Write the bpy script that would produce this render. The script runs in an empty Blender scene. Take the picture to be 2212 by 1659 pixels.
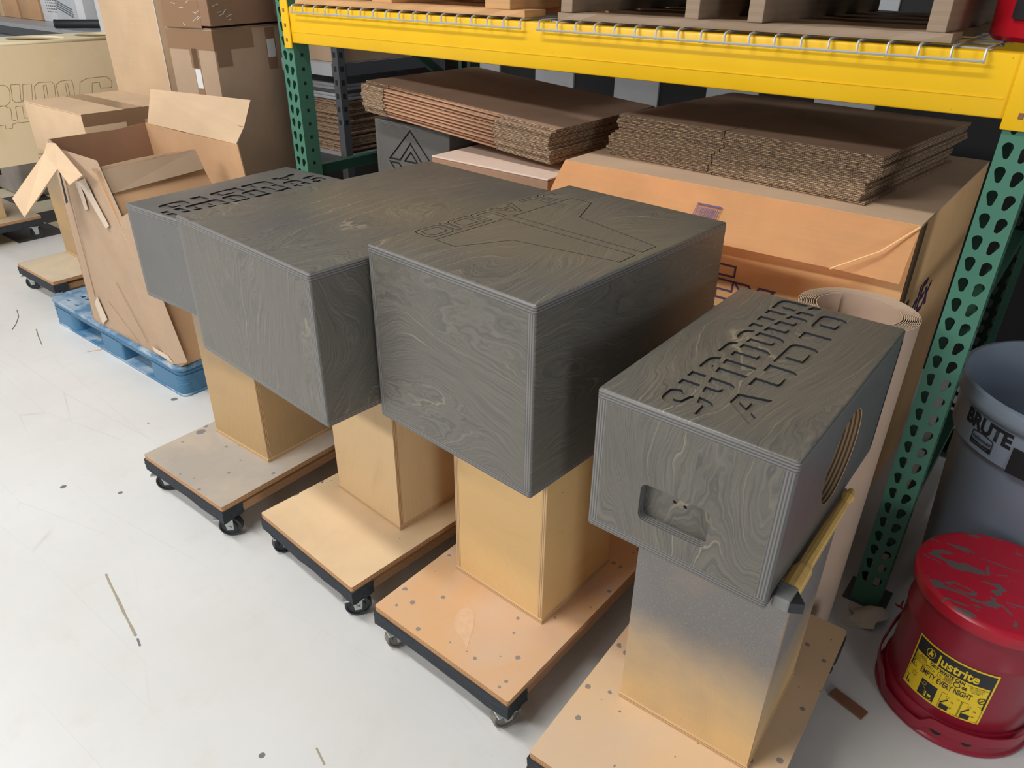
import bpy, bmesh, math, random
from mathutils import Vector, Matrix
random.seed(7)
SC = bpy.context.scene
COL = SC.collection
R = math.radians
# ------------------------------------------------------------------ camera
F, PITCH, ROLL, YAW, CH = 1596.0, R(29.446), R(.848), R(128.117), 1.615
_fw = Vector((math.cos(YAW)*math.cos(PITCH), math.sin(YAW)*math.cos(PITCH), -math.sin(PITCH)))
_rt = Vector((math.sin(YAW), -math.cos(YAW), 0))
_up = _rt.cross(_fw)
_r = _rt*math.cos(ROLL)+_up*math.sin(ROLL)
_u = _up*math.cos(ROLL)-_rt*math.sin(ROLL)
cd = bpy.data.cameras.new('camera'); cam = bpy.data.objects.new('camera', cd); COL.objects.link(cam)
cd.sensor_width = 36; cd.lens = F/2212*36; cd.clip_start = .05
cam.matrix_world = Matrix(((_r.x, _u.x, -_fw.x, 0), (_r.y, _u.y, -_fw.y, 0), (_r.z, _u.z, -_fw.z, CH), (0, 0, 0, 1)))
SC.camera = cam
def ray(x, y): return _fw+_r*((x-1106)/F)-_u*((y-829.5)/F)
def zp(x, y, z):
    d = ray(x, y); return Vector((0, 0, CH))+d*((z-CH)/d.z)
def yp(x, y, Y):
    d = ray(x, y); return Vector((0, 0, CH))+d*(Y/d.y)
def xp(x, y, X):
    d = ray(x, y); return Vector((0, 0, CH))+d*(X/d.x)
# ------------------------------------------------------------------ world, lights, exposure
w = bpy.data.worlds.new('world'); SC.world = w; w.use_nodes = True
w.node_tree.nodes['Background'].inputs[0].default_value = (.93, .96, 1, 1)
w.node_tree.nodes['Background'].inputs[1].default_value = .22
def area(name, loc, sx, sy, power, col=(1, .97, .93), tgt=None):
    l = bpy.data.lights.new(name, 'AREA'); l.shape = 'RECTANGLE'; l.size = sx; l.size_y = sy; l.energy = power; l.color = col
    o = bpy.data.objects.new(name, l); COL.objects.link(o); o.location = loc
    if tgt is not None: o.rotation_euler = (Vector(tgt)-Vector(loc)).to_track_quat('-Z', 'Y').to_euler()
    return o
for lx, ly, lz, lw in ((-1.75, -.6, 4.6, 120), (-5.6, -.6, 4.6, 42), (-8.9, -.4, 4.6, 55), (-2.7, -2.8, 3.7, 140), (-5.6, -2.8, 3.7, 55), (-8.2, -2.8, 3.7, 40)):
    area('ceiling_tube_light', (lx, ly, lz), 2.3, .3, lw, (1, .985, .965), (lx, ly+(0 if ly > -1 else 2.2), 0))
area('daylight_doorway', (5.6, -3.6, 1.6), 1.3, 2.6, 140, (.88, .95, 1), (-1, 1, .9))
SC.view_settings.view_transform = 'Standard'; SC.view_settings.look = 'None'; SC.view_settings.gamma = 1
SC.view_settings.use_curve_mapping = False
SC.view_settings.exposure = 0.0
# ------------------------------------------------------------------ material helpers
def srgb(r, g, b):
    f = lambda c: ((c/255+.055)/1.055)**2.4 if c > 10.3 else c/255/12.92
    return (f(r), f(g), f(b), 1)
class NT:
    def __init__(s, name, rough=.6, metal=0, spec=.5):
        s.m = bpy.data.materials.new(name); s.m.use_nodes = True
        s.t = s.m.node_tree; s.b = s.t.nodes['Principled BSDF']
        s.b.inputs['Roughness'].default_value = rough; s.b.inputs['Metallic'].default_value = metal
        s.b.inputs['Specular IOR Level'].default_value = spec
    def n(s, typ, ins=(), **kw):
        nd = s.t.nodes.new('ShaderNode'+typ)
        for k, v in kw.items(): setattr(nd, k, v)
        for k, v in (ins.items() if isinstance(ins, dict) else enumerate(ins)):
            if v is None: continue
            if isinstance(v, bpy.types.NodeSocket): s.t.links.new(v, nd.inputs[k])
            else: nd.inputs[k].default_value = v
        return nd
    def math(s, op, a, b=None, c=None, clamp=False):
        return s.n('Math', [a, b, c], operation=op, use_clamp=clamp).outputs[0]
    def mix(s, f, a, b, blend='MIX'):
        nd = s.n('Mix', data_type='RGBA', blend_type=blend)
        for i, v in ((0, f), (6, a), (7, b)):
            if isinstance(v, bpy.types.NodeSocket): s.t.links.new(v, nd.inputs[i])
            else: nd.inputs[i].default_value = v
        return nd.outputs[2]
    def coord(s, scale=(1, 1, 1), rand=True, which='Object'):
        tc = s.n('TexCoord'); v = tc.outputs[which]
        if rand:
            oi = s.n('ObjectInfo'); rr = s.math('MULTIPLY', oi.outputs['Random'], 37.0)
            v = s.n('VectorMath', [v, s.n('CombineXYZ', [rr, rr, s.math('MULTIPLY', rr, .3)]).outputs[0]], operation='ADD').outputs[0]
        return s.n('VectorMath', [v, scale], operation='MULTIPLY').outputs[0]
    def noise(s, vec, scale, detail=2, rough=.5, dist=0):
        return s.n('TexNoise', {'Vector': vec, 'Scale': scale, 'Detail': detail, 'Roughness': rough, 'Distortion': dist}).outputs[0]
    def ramp(s, v, lo, hi, a=0., b=1.):
        return s.n('MapRange', {0: v, 1: lo, 2: hi, 3: a, 4: b}).outputs[0]
    def spots(s, vec, scale, size, thr=.5):
        vo = s.n('TexVoronoi', {'Vector': vec, 'Scale': scale, 'Randomness': 1.0})
        cr = s.n('SeparateColor', [vo.outputs['Color']]).outputs
        rad = s.math('MULTIPLY', s.math('POWER', cr[0], 2.5), size)
        wob = s.math('MULTIPLY', s.math('SUBTRACT', s.noise(vec, scale*5, 2), .5), size*.35)
        hit = s.math('LESS_THAN', s.math('ADD', vo.outputs['Distance'], wob), rad)
        return s.math('MULTIPLY', hit, s.math('GREATER_THAN', cr[1], thr))
    def col(s, v):
        if isinstance(v, bpy.types.NodeSocket): s.t.links.new(v, s.b.inputs['Base Color'])
        else: s.b.inputs['Base Color'].default_value = v
        return s
    def rough(s, v): s.t.links.new(v, s.b.inputs['Roughness']); return s
    def bump(s, h, st=.3, d=.002):
        s.t.links.new(s.n('Bump', {'Strength': st, 'Distance': d, 'Height': h}).outputs[0], s.b.inputs['Normal']); return s
    def nz(s):   # |object-space normal z|
        return s.math('ABSOLUTE', s.n('SeparateXYZ', [s.n('TexCoord').outputs['Normal']]).outputs[2])
    def oz(s): return s.n('SeparateXYZ', [s.n('TexCoord').outputs['Object']]).outputs[2]

def plain(name, c, rough=.6, metal=0, var=.06, scale=9, bump=0):
    k = NT(name, rough, metal)
    n = k.noise(k.coord(), scale, 4, .6)
    k.col(k.mix(1.0, c, k.n('CombineColor', [k.ramp(n, .25, .75, 1-var, 1+var)]*3).outputs[0], 'MULTIPLY'))
    if bump: k.bump(k.noise(k.coord(), scale*25, 3), bump)
    return k.m
def wood(name, base, lite, line, edge_a, edge_b, gx=True, rough=.5, lines=7., lay=.0026, linew=.16, lamt=.6, blotch=None, layers_bump=.3, extra=None):
    """plywood: figured face grain along local x (or y), laminations along local z on the edges"""
    k = NT(name, rough)
    sc = (1.0, 2.6, 1.0) if gx else (2.6, 1.0, 1.0)
    v = k.coord(sc)
    xyz = k.n('SeparateXYZ', [k.coord()]).outputs
    al, cr = (xyz[0], xyz[1]) if gx else (xyz[1], xyz[0])
    h = k.math('ADD', k.noise(v, 1.5, 1.2, .45, .3), k.math('MULTIPLY', k.noise(v, 11, 2, .6), .05))
    q = k.math('ADD', k.math('MULTIPLY', cr, 5.0), k.math('MULTIPLY', h, 3.2))
    fr = k.math('FRACT', k.math('MULTIPLY', q, lines*.22))
    ln = k.ramp(k.math('ABSOLUTE', k.math('SUBTRACT', fr, .5)), 0, linew, 1, 0)
    mask = k.ramp(k.noise(k.coord((1, 1, 1)), 5.2, 3), .42, .66)
    fv = k.n('CombineXYZ', [k.math('MULTIPLY', al, 7.0), k.math('MULTIPLY', q, 62.0), 0.0]).outputs[0]
    fine = k.ramp(k.noise(fv, 1.0, 3, .65), .3, .72)
    c = k.mix(k.math('MULTIPLY', fine, .6), base, lite)
    c = k.mix(k.math('MULTIPLY', ln, k.math('MULTIPLY', mask, lamt)), c, line)
    if blotch: c = k.mix(k.ramp(k.noise(k.coord(), 2.3, 2), .55, .75, 0, .6), c, blotch)
    if extra: c = extra(k, c)
    st = k.math('FRACT', k.math('DIVIDE', k.math('ADD', k.oz(), 10.0), lay*2))
    stripe = k.ramp(k.math('ABSOLUTE', k.math('SUBTRACT', st, .5)), .18, .3)
    ec = k.mix(stripe, edge_a, edge_b)
    isedge = k.ramp(k.nz(), .55, .75, 1, 0)
    c = k.mix(isedge, c, ec)
    k.col(c)
    k.bump(k.math('ADD', k.math('MULTIPLY', fine, .35), k.math('MULTIPLY', k.math('MULTIPLY', isedge, stripe), 1.2)), layers_bump, .0006)
    return k.m
ST = dict(base=srgb(78, 76, 72), lite=srgb(130, 123, 109), line=srgb(184, 168, 138), edge_a=srgb(82, 80, 79), edge_b=srgb(116, 113, 109), rough=.36, blotch=srgb(80, 80, 80), lines=16, linew=.03, lamt=.5)
M = {}
M['stain_x'] = wood('stained_birch_x', gx=True, **ST)
M['stain_y'] = wood('stained_birch_y', gx=False, **ST)
ST2 = dict(ST, base=srgb(90, 89, 87), lite=srgb(110, 108, 103), line=srgb(136, 130, 116), lamt=.35)
M['stain_soft'] = wood('stained_birch_plain', gx=False, **ST2)
M['groove'] = plain('groove_dark', srgb(36, 36, 40), .6)
def overspray(z0, z1, grey=srgb(112, 112, 114)):
    def f(k, c):
        g = k.n('SeparateXYZ', [k.n('NewGeometry').outputs['Position']]).outputs[2]
        a = k.math('ADD', k.ramp(g, z0, z1), k.ramp(k.noise(k.coord(), 3.5, 4, .6), .3, .7, -.22, .22), clamp=True)
        sp = k.math('GREATER_THAN', k.noise(k.coord(), 260, 1), .62)
        c = k.mix(k.math('MULTIPLY', a, .93), c, grey)
        return k.mix(k.math('MULTIPLY', sp, k.math('MULTIPLY', a, .25)), c, srgb(160, 160, 158))
    return f
def marks(col=srgb(70, 62, 52), scale=7, size=.16, thr=.7, smear=None):
    def f(k, c):
        if smear: c = k.mix(k.ramp(k.noise(k.coord(), 2.6, 4, .6, .4), .42, .62, 0, .75), c, smear)
        c = k.mix(k.math('MULTIPLY', k.spots(k.coord(), scale*5, size*1.3, thr), .8), c, col)
        return k.mix(k.math('MULTIPLY', k.spots(k.coord(), scale, size, thr), .85), c, col)
    return f
RW = dict(base=srgb(204, 172, 128), lite=srgb(216, 186, 144), line=srgb(182, 146, 102), edge_a=srgb(160, 122, 84), edge_b=srgb(208, 174, 130), rough=.55, lines=4, lamt=.35, layers_bump=.2)
M['ped_birch'] = wood('pedestal_birch', gx=False, extra=marks(srgb(150, 110, 70), 9, .1, .8), **RW)
M['ped_amber'] = wood('pedestal_amber', gx=True, **dict(RW, base=srgb(210, 172, 116), lite=srgb(218, 182, 128), line=srgb(192, 152, 96), extra=marks(srgb(90, 70, 48), 8, .07, .85)))
M['ped_spray'] = wood('pedestal_oversprayed', gx=False, **dict(RW, base=srgb(206, 168, 114), lite=srgb(214, 178, 126), extra=overspray(.20, .46)))
M['ped_dust'] = wood('pedestal_dusty', gx=False, **dict(RW, base=srgb(172, 140, 96), lite=srgb(186, 154, 108), extra=overspray(.42, .72, srgb(118, 114, 106))))
def deckmat(name, base, lite, spot, thr, size, smear, scale=8):
    return wood(name, **dict(RW, gx=False, base=base, lite=lite, line=base, edge_a=srgb(150, 106, 66), edge_b=srgb(196, 150, 104), lay=.003, extra=marks(spot, scale, size, thr, smear)))
M['deck1'] = deckmat('deck_worn_grey', srgb(160, 152, 142), srgb(176, 167, 156), srgb(112, 112, 116), .45, .25, srgb(190, 174, 154), 7)
M['deck2'] = deckmat('deck_birch', srgb(220, 190, 150), srgb(226, 198, 160), srgb(90, 86, 84), .6, .17, srgb(208, 178, 142), 9)
M['deck3'] = deckmat('deck_orange', srgb(212, 168, 124), srgb(218, 176, 132), srgb(118, 120, 122), .45, .26, srgb(206, 180, 158), 8)
M['deck4'] = deckmat('deck_spattered', srgb(214, 180, 140), srgb(222, 188, 148), srgb(112, 112, 112), .3, .30, srgb(206, 182, 156), 8)
M['deck5'] = deckmat('deck_dusty', srgb(180, 166, 146), srgb(192, 178, 158), srgb(150, 132, 108), .7, .15, srgb(208, 190, 160), 8)
def carton_mat(name, c, sheen=0, edge=True):
    k = NT(name, .75)
    n = k.noise(k.coord(), 6, 4, .6); n2 = k.noise(k.coord((1, 60, 60)), 2, 2)
    cc = k.mix(1., c, k.n('CombineColor', [k.ramp(k.math('ADD', n, k.math('MULTIPLY', n2, .3)), .3, 1.0, .9, 1.1)]*3).outputs[0], 'MULTIPLY')
    k.col(cc); k.bump(n2, .12, .001); return k.m
M['kraft'] = carton_mat('cardboard_kraft', srgb(174, 147, 121))
M['kraft_lt'] = carton_mat('cardboard_light', srgb(206, 176, 142))
M['kraft_dk'] = carton_mat('cardboard_brown', srgb(156, 120, 94))
M['kraft_or'] = carton_mat('cardboard_orange', srgb(246, 194, 136))
M['kraft_in'] = carton_mat('cardboard_inside', srgb(200, 158, 118))
M['kraft_pale'] = carton_mat('cardboard_pale_dusty', srgb(222, 198, 180))
def flute_mat():
    k = NT('cardboard_flat_sheet', .8)
    n = k.noise(k.coord(), 5, 4, .6)
    face = k.mix(k.ramp(n, .3, .7), srgb(160, 130, 108), srgb(174, 144, 120))
    st = k.math('FRACT', k.math('DIVIDE', k.math('ADD', k.oz(), .0042*1000), .0042))
    liner = k.ramp(k.math('ABSOLUTE', k.math('SUBTRACT', st, .5)), .2, .34)
    xyz = k.n('SeparateXYZ', [k.n('TexCoord').outputs['Object']]).outputs
    ph = k.math('ADD', xyz[0], xyz[1])
    fl = k.ramp(k.math('SINE', k.math('MULTIPLY', ph, 1100.)), -.4, .5)
    core = k.mix(fl, srgb(48, 34, 24), srgb(112, 86, 62))
    rag = k.ramp(k.noise(k.coord((30, 30, 200)), 3, 3), .35, .6)
    ed = k.mix(k.math('MULTIPLY', liner, rag), core, srgb(208, 178, 142))
    k.col(k.mix(k.ramp(k.nz(), .5, .7, 1, 0), face, ed)); return k.m
M['flute'] = flute_mat()
M['fold'] = carton_mat('cardboard_fold', srgb(184, 138, 106))
M['tape'] = NT('clear_tape', .18).col(srgb(150, 118, 90)).m
M['tape_lt'] = NT('clear_tape_light', .2).col(srgb(206, 186, 164)).m
M['white'] = plain('white_card', srgb(226, 226, 226), .6)
M['white_lbl'] = plain('white_label', srgb(225, 225, 222), .5)
M['navy'] = plain('navy_print', srgb(52, 66, 104), .5)
M['greyprint'] = plain('grey_print', srgb(110, 112, 116), .6)
M['black'] = plain('black_plastic', srgb(30, 31, 33), .45)
M['blackflat'] = plain('black_ink', srgb(22, 22, 24), .7)
M['purple'] = plain('purple_ink', srgb(104, 84, 120), .8)
M['purple_dk'] = plain('violet_ink', srgb(70, 48, 92), .8)
M['blue'] = plain('blue_plastic', srgb(62, 112, 146), .42, var=.12, scale=5)
def worn_blue():
    k = NT('blue_plastic_worn', .45)
    n = k.noise(k.coord(), 7, 5, .65, .6)
    k.col(k.mix(k.ramp(n, .42, .68), srgb(74, 122, 158), srgb(176, 190, 200))); return k.m
M['blue_worn'] = worn_blue()
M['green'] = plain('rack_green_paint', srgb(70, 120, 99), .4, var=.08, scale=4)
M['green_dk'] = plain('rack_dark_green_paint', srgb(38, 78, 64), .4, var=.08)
def yellow():
    k = NT('rack_yellow_paint', .38)
    c = k.mix(k.ramp(k.noise(k.coord(), 5, 3), .3, .7), srgb(232, 180, 6), srgb(240, 190, 14))
    ch = k.math('GREATER_THAN', k.noise(k.coord(), 60, 3, .7), .72)
    k.col(k.mix(k.math('MULTIPLY', ch, .8), c, srgb(96, 70, 20))); return k.m
M['yellow'] = yellow()
M['yellow_p'] = plain('label_yellow', srgb(236, 200, 40), .35)
M['zinc'] = plain('zinc_wire', srgb(190, 192, 190), .4, .5)
M['steel'] = plain('caster_steel', srgb(176, 182, 178), .35, .7)
M['steel_dk'] = plain('grey_shelf_steel', srgb(84, 86, 90), .4, .2)
M['steel_lt'] = plain('light_shelf_steel', srgb(170, 172, 176), .4, .2)
M['rubber'] = plain('rubber_black', srgb(40, 42, 44), .5)
M['rubber_g'] = plain('rubber_grey', srgb(112, 106, 98), .5, var=.2)
M['carpet'] = plain('charcoal_carpet', srgb(52, 56, 62), .95, var=.25, scale=70, bump=.8)
M['rail'] = wood('rail_pine', **dict(RW, base=srgb(190, 146, 100), edge_a=srgb(150, 108, 70), edge_b=srgb(190, 146, 100)))
M['pine'] = wood('pallet_pine', **dict(RW, base=srgb(206, 162, 112), lite=srgb(222, 182, 134), line=srgb(160, 112, 66), edge_a=srgb(196, 148, 98), edge_b=srgb(200, 152, 102), lay=.009))
M['oldwood'] = wood('pallet_old_wood', **dict(RW, base=srgb(150, 126, 102), lite=srgb(172, 146, 118), line=srgb(96, 76, 58), edge_a=srgb(144, 122, 100), edge_b=srgb(148, 126, 104), lay=.009))
M['maple'] = wood('maple_face', **dict(RW, gx=False, base=srgb(234, 212, 174), lite=srgb(240, 220, 184), line=srgb(214, 186, 142), edge_a=srgb(236, 220, 180), edge_b=srgb(240, 226, 190), lamt=.3))
M['maple_lt'] = plain('maple_top', srgb(244, 228, 190), .5)
M['burn'] = plain('burnt_line', srgb(122, 92, 60), .8)
M['redcan'] = plain('red_enamel', srgb(140, 28, 46), .28, var=.06)
def redlid():
    k = NT('red_enamel_smeared', .32)
    v = k.coord((1, 2.2, 1), rand=False)
    p = k.math('GREATER_THAN', k.noise(v, 11, 3, .55, 1.2), .595)
    sm = k.ramp(k.noise(v, 6, 3, .6), .5, .75, 0, .35)
    c = k.mix(sm, srgb(184, 20, 46), srgb(110, 50, 60))
    k.col(k.mix(k.math('MULTIPLY', p, .92), c, srgb(92, 94, 90))); return k.m
M['redlid'] = redlid()
M['redplastic'] = plain('red_plastic', srgb(188, 22, 40), .3)
M['brute'] = plain('grey_bin_plastic', srgb(126, 136, 150), .38, var=.1, scale=3)
M['paper'] = plain('crumpled_paper', srgb(206, 198, 178), .8)
M['paper_roll'] = plain('kraft_paper_roll', srgb(190, 162, 140), .65, var=.06)
M['paper_edge'] = plain('paper_roll_edge', srgb(226, 204, 174), .7)
M['rawwood'] = wood('raw_split_wood', **dict(RW, base=srgb(228, 180, 96), lite=srgb(244, 204, 130), line=srgb(176, 124, 54), lines=9, lamt=.8, edge_a=srgb(220, 172, 92), edge_b=srgb(240, 200, 124)))
M['greytape'] = plain('grey_painted_end', srgb(120, 120, 118), .5)
M['plywd_red'] = plain('hardboard_scrap', srgb(128, 88, 66), .7)
def floor_mat():
    k = NT('painted_concrete', .33)
    v = k.coord(rand=False)
    n = k.noise(v, 1.1, 5, .6); n2 = k.noise(v, 9, 4, .65)
    c = k.mix(k.ramp(n, .35, .7), srgb(214, 214, 212), srgb(204, 203, 199))
    c = k.mix(k.ramp(n2, .55, .78, 0, .35), c, srgb(196, 190, 180))
    def scr(rot, sx, off, wd, amt, c, colr):
        mp = k.n('Mapping', {'Vector': v, 'Location': (off, off*.7, 0), 'Rotation': (0, 0, rot), 'Scale': (sx, 1, 1)}).outputs[0]
        s = k.n('TexVoronoi', {'Vector': mp, 'Scale': 5.0}, feature='DISTANCE_TO_EDGE').outputs[0]
        ln = k.ramp(s, 0, wd, 1, 0)
        ms = k.ramp(k.noise(mp, 2.5, 3, .6), .55, .66)
        return k.mix(k.math('MULTIPLY', k.math('MULTIPLY', ln, ms), amt), c, colr)
    for ro, sx, of, wd, am in ((.5, .09, 0, .006, .4), (-.9, .08, 3.1, .005, .4), (1.7, .1, 7.7, .006, .35), (2.5, .08, 12.3, .005, .35), (.1, .1, 17.1, .004, .3), (-1.5, .08, 23.7, .004, .35), (1.1, .09, 31.0, .005, .35), (-.3, .08, 41.0, .005, .35)):
        c = scr(ro, sx, of, wd, am, c, srgb(166, 160, 152))
    sp = k.math('MAXIMUM', k.spots(v, 3.6, .055, .25), k.spots(v, 9, .075, .3))
    c = k.mix(k.math('MULTIPLY', sp, .85), c, srgb(84, 84, 86))
    k.col(c); k.rough(k.ramp(n2, .3, .7, .28, .48)); k.bump(n2, .05, .002); return k.m
M['floor'] = floor_mat()
M['tile_b'] = plain('vinyl_black', srgb(52, 52, 54), .4, var=.3, scale=5)
M['tile_w'] = plain('vinyl_cream', srgb(206, 196, 170), .4)
M['wall_w'] = plain('wall_white', srgb(170, 172, 176), .7)
M['wall_b'] = plain('wall_black', srgb(26, 25, 26), .7)
M['cream'] = plain('mark_brown', srgb(158, 148, 128), .7)
# ------------------------------------------------------------------ object helpers
def tag(o, label=None, cat=None, group=None, kind=None):
    for k, v in (('label', label), ('category', cat), ('group', group), ('kind', kind)):
        if v: o[k] = v
    return o
def link(o, parent=None):
    COL.objects.link(o)
    if parent: o.parent = parent
    return o
def empty(name, loc, rz=0, label=None, cat=None, group=None):
    o = bpy.data.objects.new(name, None); o.empty_display_size = .1
    link(o); o.location = loc; o.rotation_euler = (0, 0, rz)
    return tag(o, label, cat, group)
def ctr(fr, yaw, wd, dp, z=0):
    c, s = math.cos(R(yaw)), math.sin(R(yaw))
    return (fr[0]-wd/2*c-dp/2*s, fr[1]-wd/2*s+dp/2*c, z)
class MB:
    def __init__(s): s.bm = bmesh.new()
    def box(s, x0, x1, y0, y1, z0, z1, mi=0):
        vs = [s.bm.verts.new(p) for p in ((x0, y0, z0), (x1, y0, z0), (x1, y1, z0), (x0, y1, z0), (x0, y0, z1), (x1, y0, z1), (x1, y1, z1), (x0, y1, z1))]
        for f in ((3, 2, 1, 0), (4, 5, 6, 7), (0, 1, 5, 4), (1, 2, 6, 5), (2, 3, 7, 6), (3, 0, 4, 7)):
            s.bm.faces.new([vs[i] for i in f]).material_index = mi
        return s
    def quad(s, *ps):
        s.bm.faces.new([s.bm.verts.new(p) for p in ps]); return s
    def prism(s, poly, z0, z1):
        a = [s.bm.verts.new((p[0], p[1], z0)) for p in poly]; b = [s.bm.verts.new((p[0], p[1], z1)) for p in poly]
        n = len(poly)
        s.bm.faces.new(a[::-1]); s.bm.faces.new(b)
        for i in range(n): s.bm.faces.new((a[i], a[(i+1) % n], b[(i+1) % n], b[i]))
        return s
    def hexa(s, a, b):  # two quads (4 pts each)
        va = [s.bm.verts.new(p) for p in a]; vb = [s.bm.verts.new(p) for p in b]
        s.bm.faces.new(va[::-1]); s.bm.faces.new(vb)
        for i in range(4): s.bm.faces.new((va[i], va[(i+1) % 4], vb[(i+1) % 4], vb[i]))
        return s
    def lathe(s, prof, n=48, a0=0, a1=None, center=(0, 0)):
        full = a1 is None; a1 = 2*math.pi if full else a1
        m = n if full else n+1
        rings = []
        for (r, z) in prof:
            rings.append([s.bm.verts.new((center[0]+r*math.cos(a0+(a1-a0)*i/n), center[1]+r*math.sin(a0+(a1-a0)*i/n), z)) for i in range(m)])
        for j in range(len(rings)-1):
            for i in range(n):
                k = (i+1) % m
                s.bm.faces.new((rings[j][i], rings[j][k], rings[j+1][k], rings[j+1][i]))
        return s
    def tube(s, pts, r, n=8, cap=True):
        pts = [Vector(p) for p in pts]; rings = []
        up = Vector((0, 0, 1))
        for i, p in enumerate(pts):
            t = (pts[min(i+1, len(pts)-1)]-pts[max(i-1, 0)]).normalized()
            a = t.orthogonal().normalized() if i == 0 else (a-t*a.dot(t)).normalized()
            b = t.cross(a)
            rings.append([s.bm.verts.new(p+(a*math.cos(2*math.pi*k/n)+b*math.sin(2*math.pi*k/n))*r) for k in range(n)])
        for j in range(len(rings)-1):
            for i in range(n): s.bm.faces.new((rings[j][i], rings[j][(i+1) % n], rings[j+1][(i+1) % n], rings[j+1][i]))
        if cap: s.bm.faces.new(rings[0][::-1]); s.bm.faces.new(rings[-1])
        return s
    def cyl(s, p0, p1, r, n=20): return s.tube([p0, p1], r, n)
    def bevel(s, wd, pred=None, seg=2):
        es = [e for e in s.bm.edges if (pred is None or pred((e.verts[0].co+e.verts[1].co)/2))]
        if es: bmesh.ops.bevel(s.bm, geom=es, offset=wd, segments=seg, affect='EDGES', profile=.5, clamp_overlap=True)
        return s
    def mesh(s, name):
        bmesh.ops.recalc_face_normals(s.bm, faces=s.bm.faces)
        me = bpy.data.meshes.new(name); s.bm.to_mesh(me); s.bm.free(); return me
    def build(s, name, mat, parent=None, smooth=False, loc=None, rot=None, mats=None):
        me = s.mesh(name)
        return put(name, me, mat, parent, smooth, loc, rot)
def put(name, me, mat, parent=None, smooth=False, loc=None, rot=None):
    o = bpy.data.objects.new(name, me)
    if mat is not None and len(me.materials) == 0:
        for m in (mat if isinstance(mat, (list, tuple)) else [mat]): me.materials.append(M[m] if isinstance(m, str) else m)
    if smooth:
        for p in me.polygons: p.use_smooth = True
        if smooth != 'all': me.set_sharp_from_angle(angle=R(38))
    link(o, parent)
    if loc is not None: o.location = loc
    if rot is not None: o.rotation_euler = rot
    return o
AX = {'z': Matrix(((1, 0, 0), (0, 1, 0), (0, 0, 1))), 'x': Matrix(((0, 0, 1), (1, 0, 0), (0, 1, 0))), 'y': Matrix(((1, 0, 0), (0, 0, -1), (0, 1, 0)))}
def panel(name, parent, c, lx, ly, t, ax, mat, rnd=None, rw=.005, cut=None):
    """board lx*ly*t, thickness along its local z, placed so local z = parent's ax (ax 'y' -> -y)"""
    b = MB().box(-lx/2, lx/2, -ly/2, ly/2, -t/2, t/2)
    if rnd: b.bevel(rw, lambda m: rnd(m, lx/2-1e-4, ly/2-1e-4, t/2-1e-4), 4)
    me = b.mesh(name)
    if cut:
        if len(cut.materials): me.materials.append(M[mat])
        me = boolean(me, cut)
    o = put(name, me, mat, parent, smooth=True)
    o.matrix_local = Matrix.Translation(c) @ AX[ax].to_4x4()
    return o
def evaluate(o):
    bpy.context.view_layer.update()
    dg = bpy.context.evaluated_depsgraph_get()
    me = bpy.data.meshes.new_from_object(o.evaluated_get(dg))
    return me
def clean(me, dist=1e-5):
    bm = bmesh.new(); bm.from_mesh(me); bmesh.ops.remove_doubles(bm, verts=bm.verts, dist=dist)
    bmesh.ops.recalc_face_normals(bm, faces=bm.faces); bm.to_mesh(me); bm.free(); return me
def boolean(me, cut, op='DIFFERENCE'):
    a = bpy.data.objects.new('tmp_a', me); b = bpy.data.objects.new('tmp_b', cut); COL.objects.link(a); COL.objects.link(b)
    md = a.modifiers.new('b', 'BOOLEAN'); md.operation = op; md.object = b; md.solver = 'EXACT'
    if len(cut.materials): md.material_mode = 'TRANSFER'
    r = evaluate(a); bpy.data.objects.remove(a); bpy.data.objects.remove(b); return r
def fill2d(splines, z0=0, z1=0):
    cu = bpy.data.curves.new('tmp', 'CURVE'); cu.dimensions = '2D'; cu.fill_mode = 'BOTH'; cu.extrude = (z1-z0)/2
    for sp in splines:
        s = cu.splines.new('POLY'); s.points.add(len(sp)-1); s.use_cyclic_u = True
        for i, p in enumerate(sp): s.points[i].co = (p[0], p[1], 0, 1)
    o = bpy.data.objects.new('tmp', cu); COL.objects.link(o); me = evaluate(o); bpy.data.objects.remove(o)
    for v in me.vertices: v.co.z += (z0+z1)/2
    return clean(me)
def text_mesh(body, size, bold=0, sx=1, align='CENTER', space=1):
    cu = bpy.data.curves.new('tmp', 'FONT'); cu.body = body; cu.size = size; cu.align_x = align; cu.align_y = 'CENTER'; cu.offset = bold; cu.resolution_u = 3; cu.space_character = space
    o = bpy.data.objects.new('tmp', cu); COL.objects.link(o); me = evaluate(o); bpy.data.objects.remove(o)
    for v in me.vertices: v.co.x *= sx
    return me
def rpoly(pts, r=0, n=5):
    """closed polygon, corners rounded: pts (x,y[,r])"""
    out = []; N = len(pts)
    for i in range(N):
        p = Vector(pts[i][:2]); rr = pts[i][2] if len(pts[i]) > 2 else r
        if rr <= 0: out.append(tuple(p)); continue
        a = Vector(pts[i-1][:2])-p; b = Vector(pts[(i+1) % N][:2])-p
        rr = min(rr, a.length*.49, b.length*.49)
        a = p+a.normalized()*rr; b = p+b.normalized()*rr
        for k in range(n+1):
            t = k/n; out.append(tuple(a*(1-t)**2+p*2*t*(1-t)+b*t*t))
    return out
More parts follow.
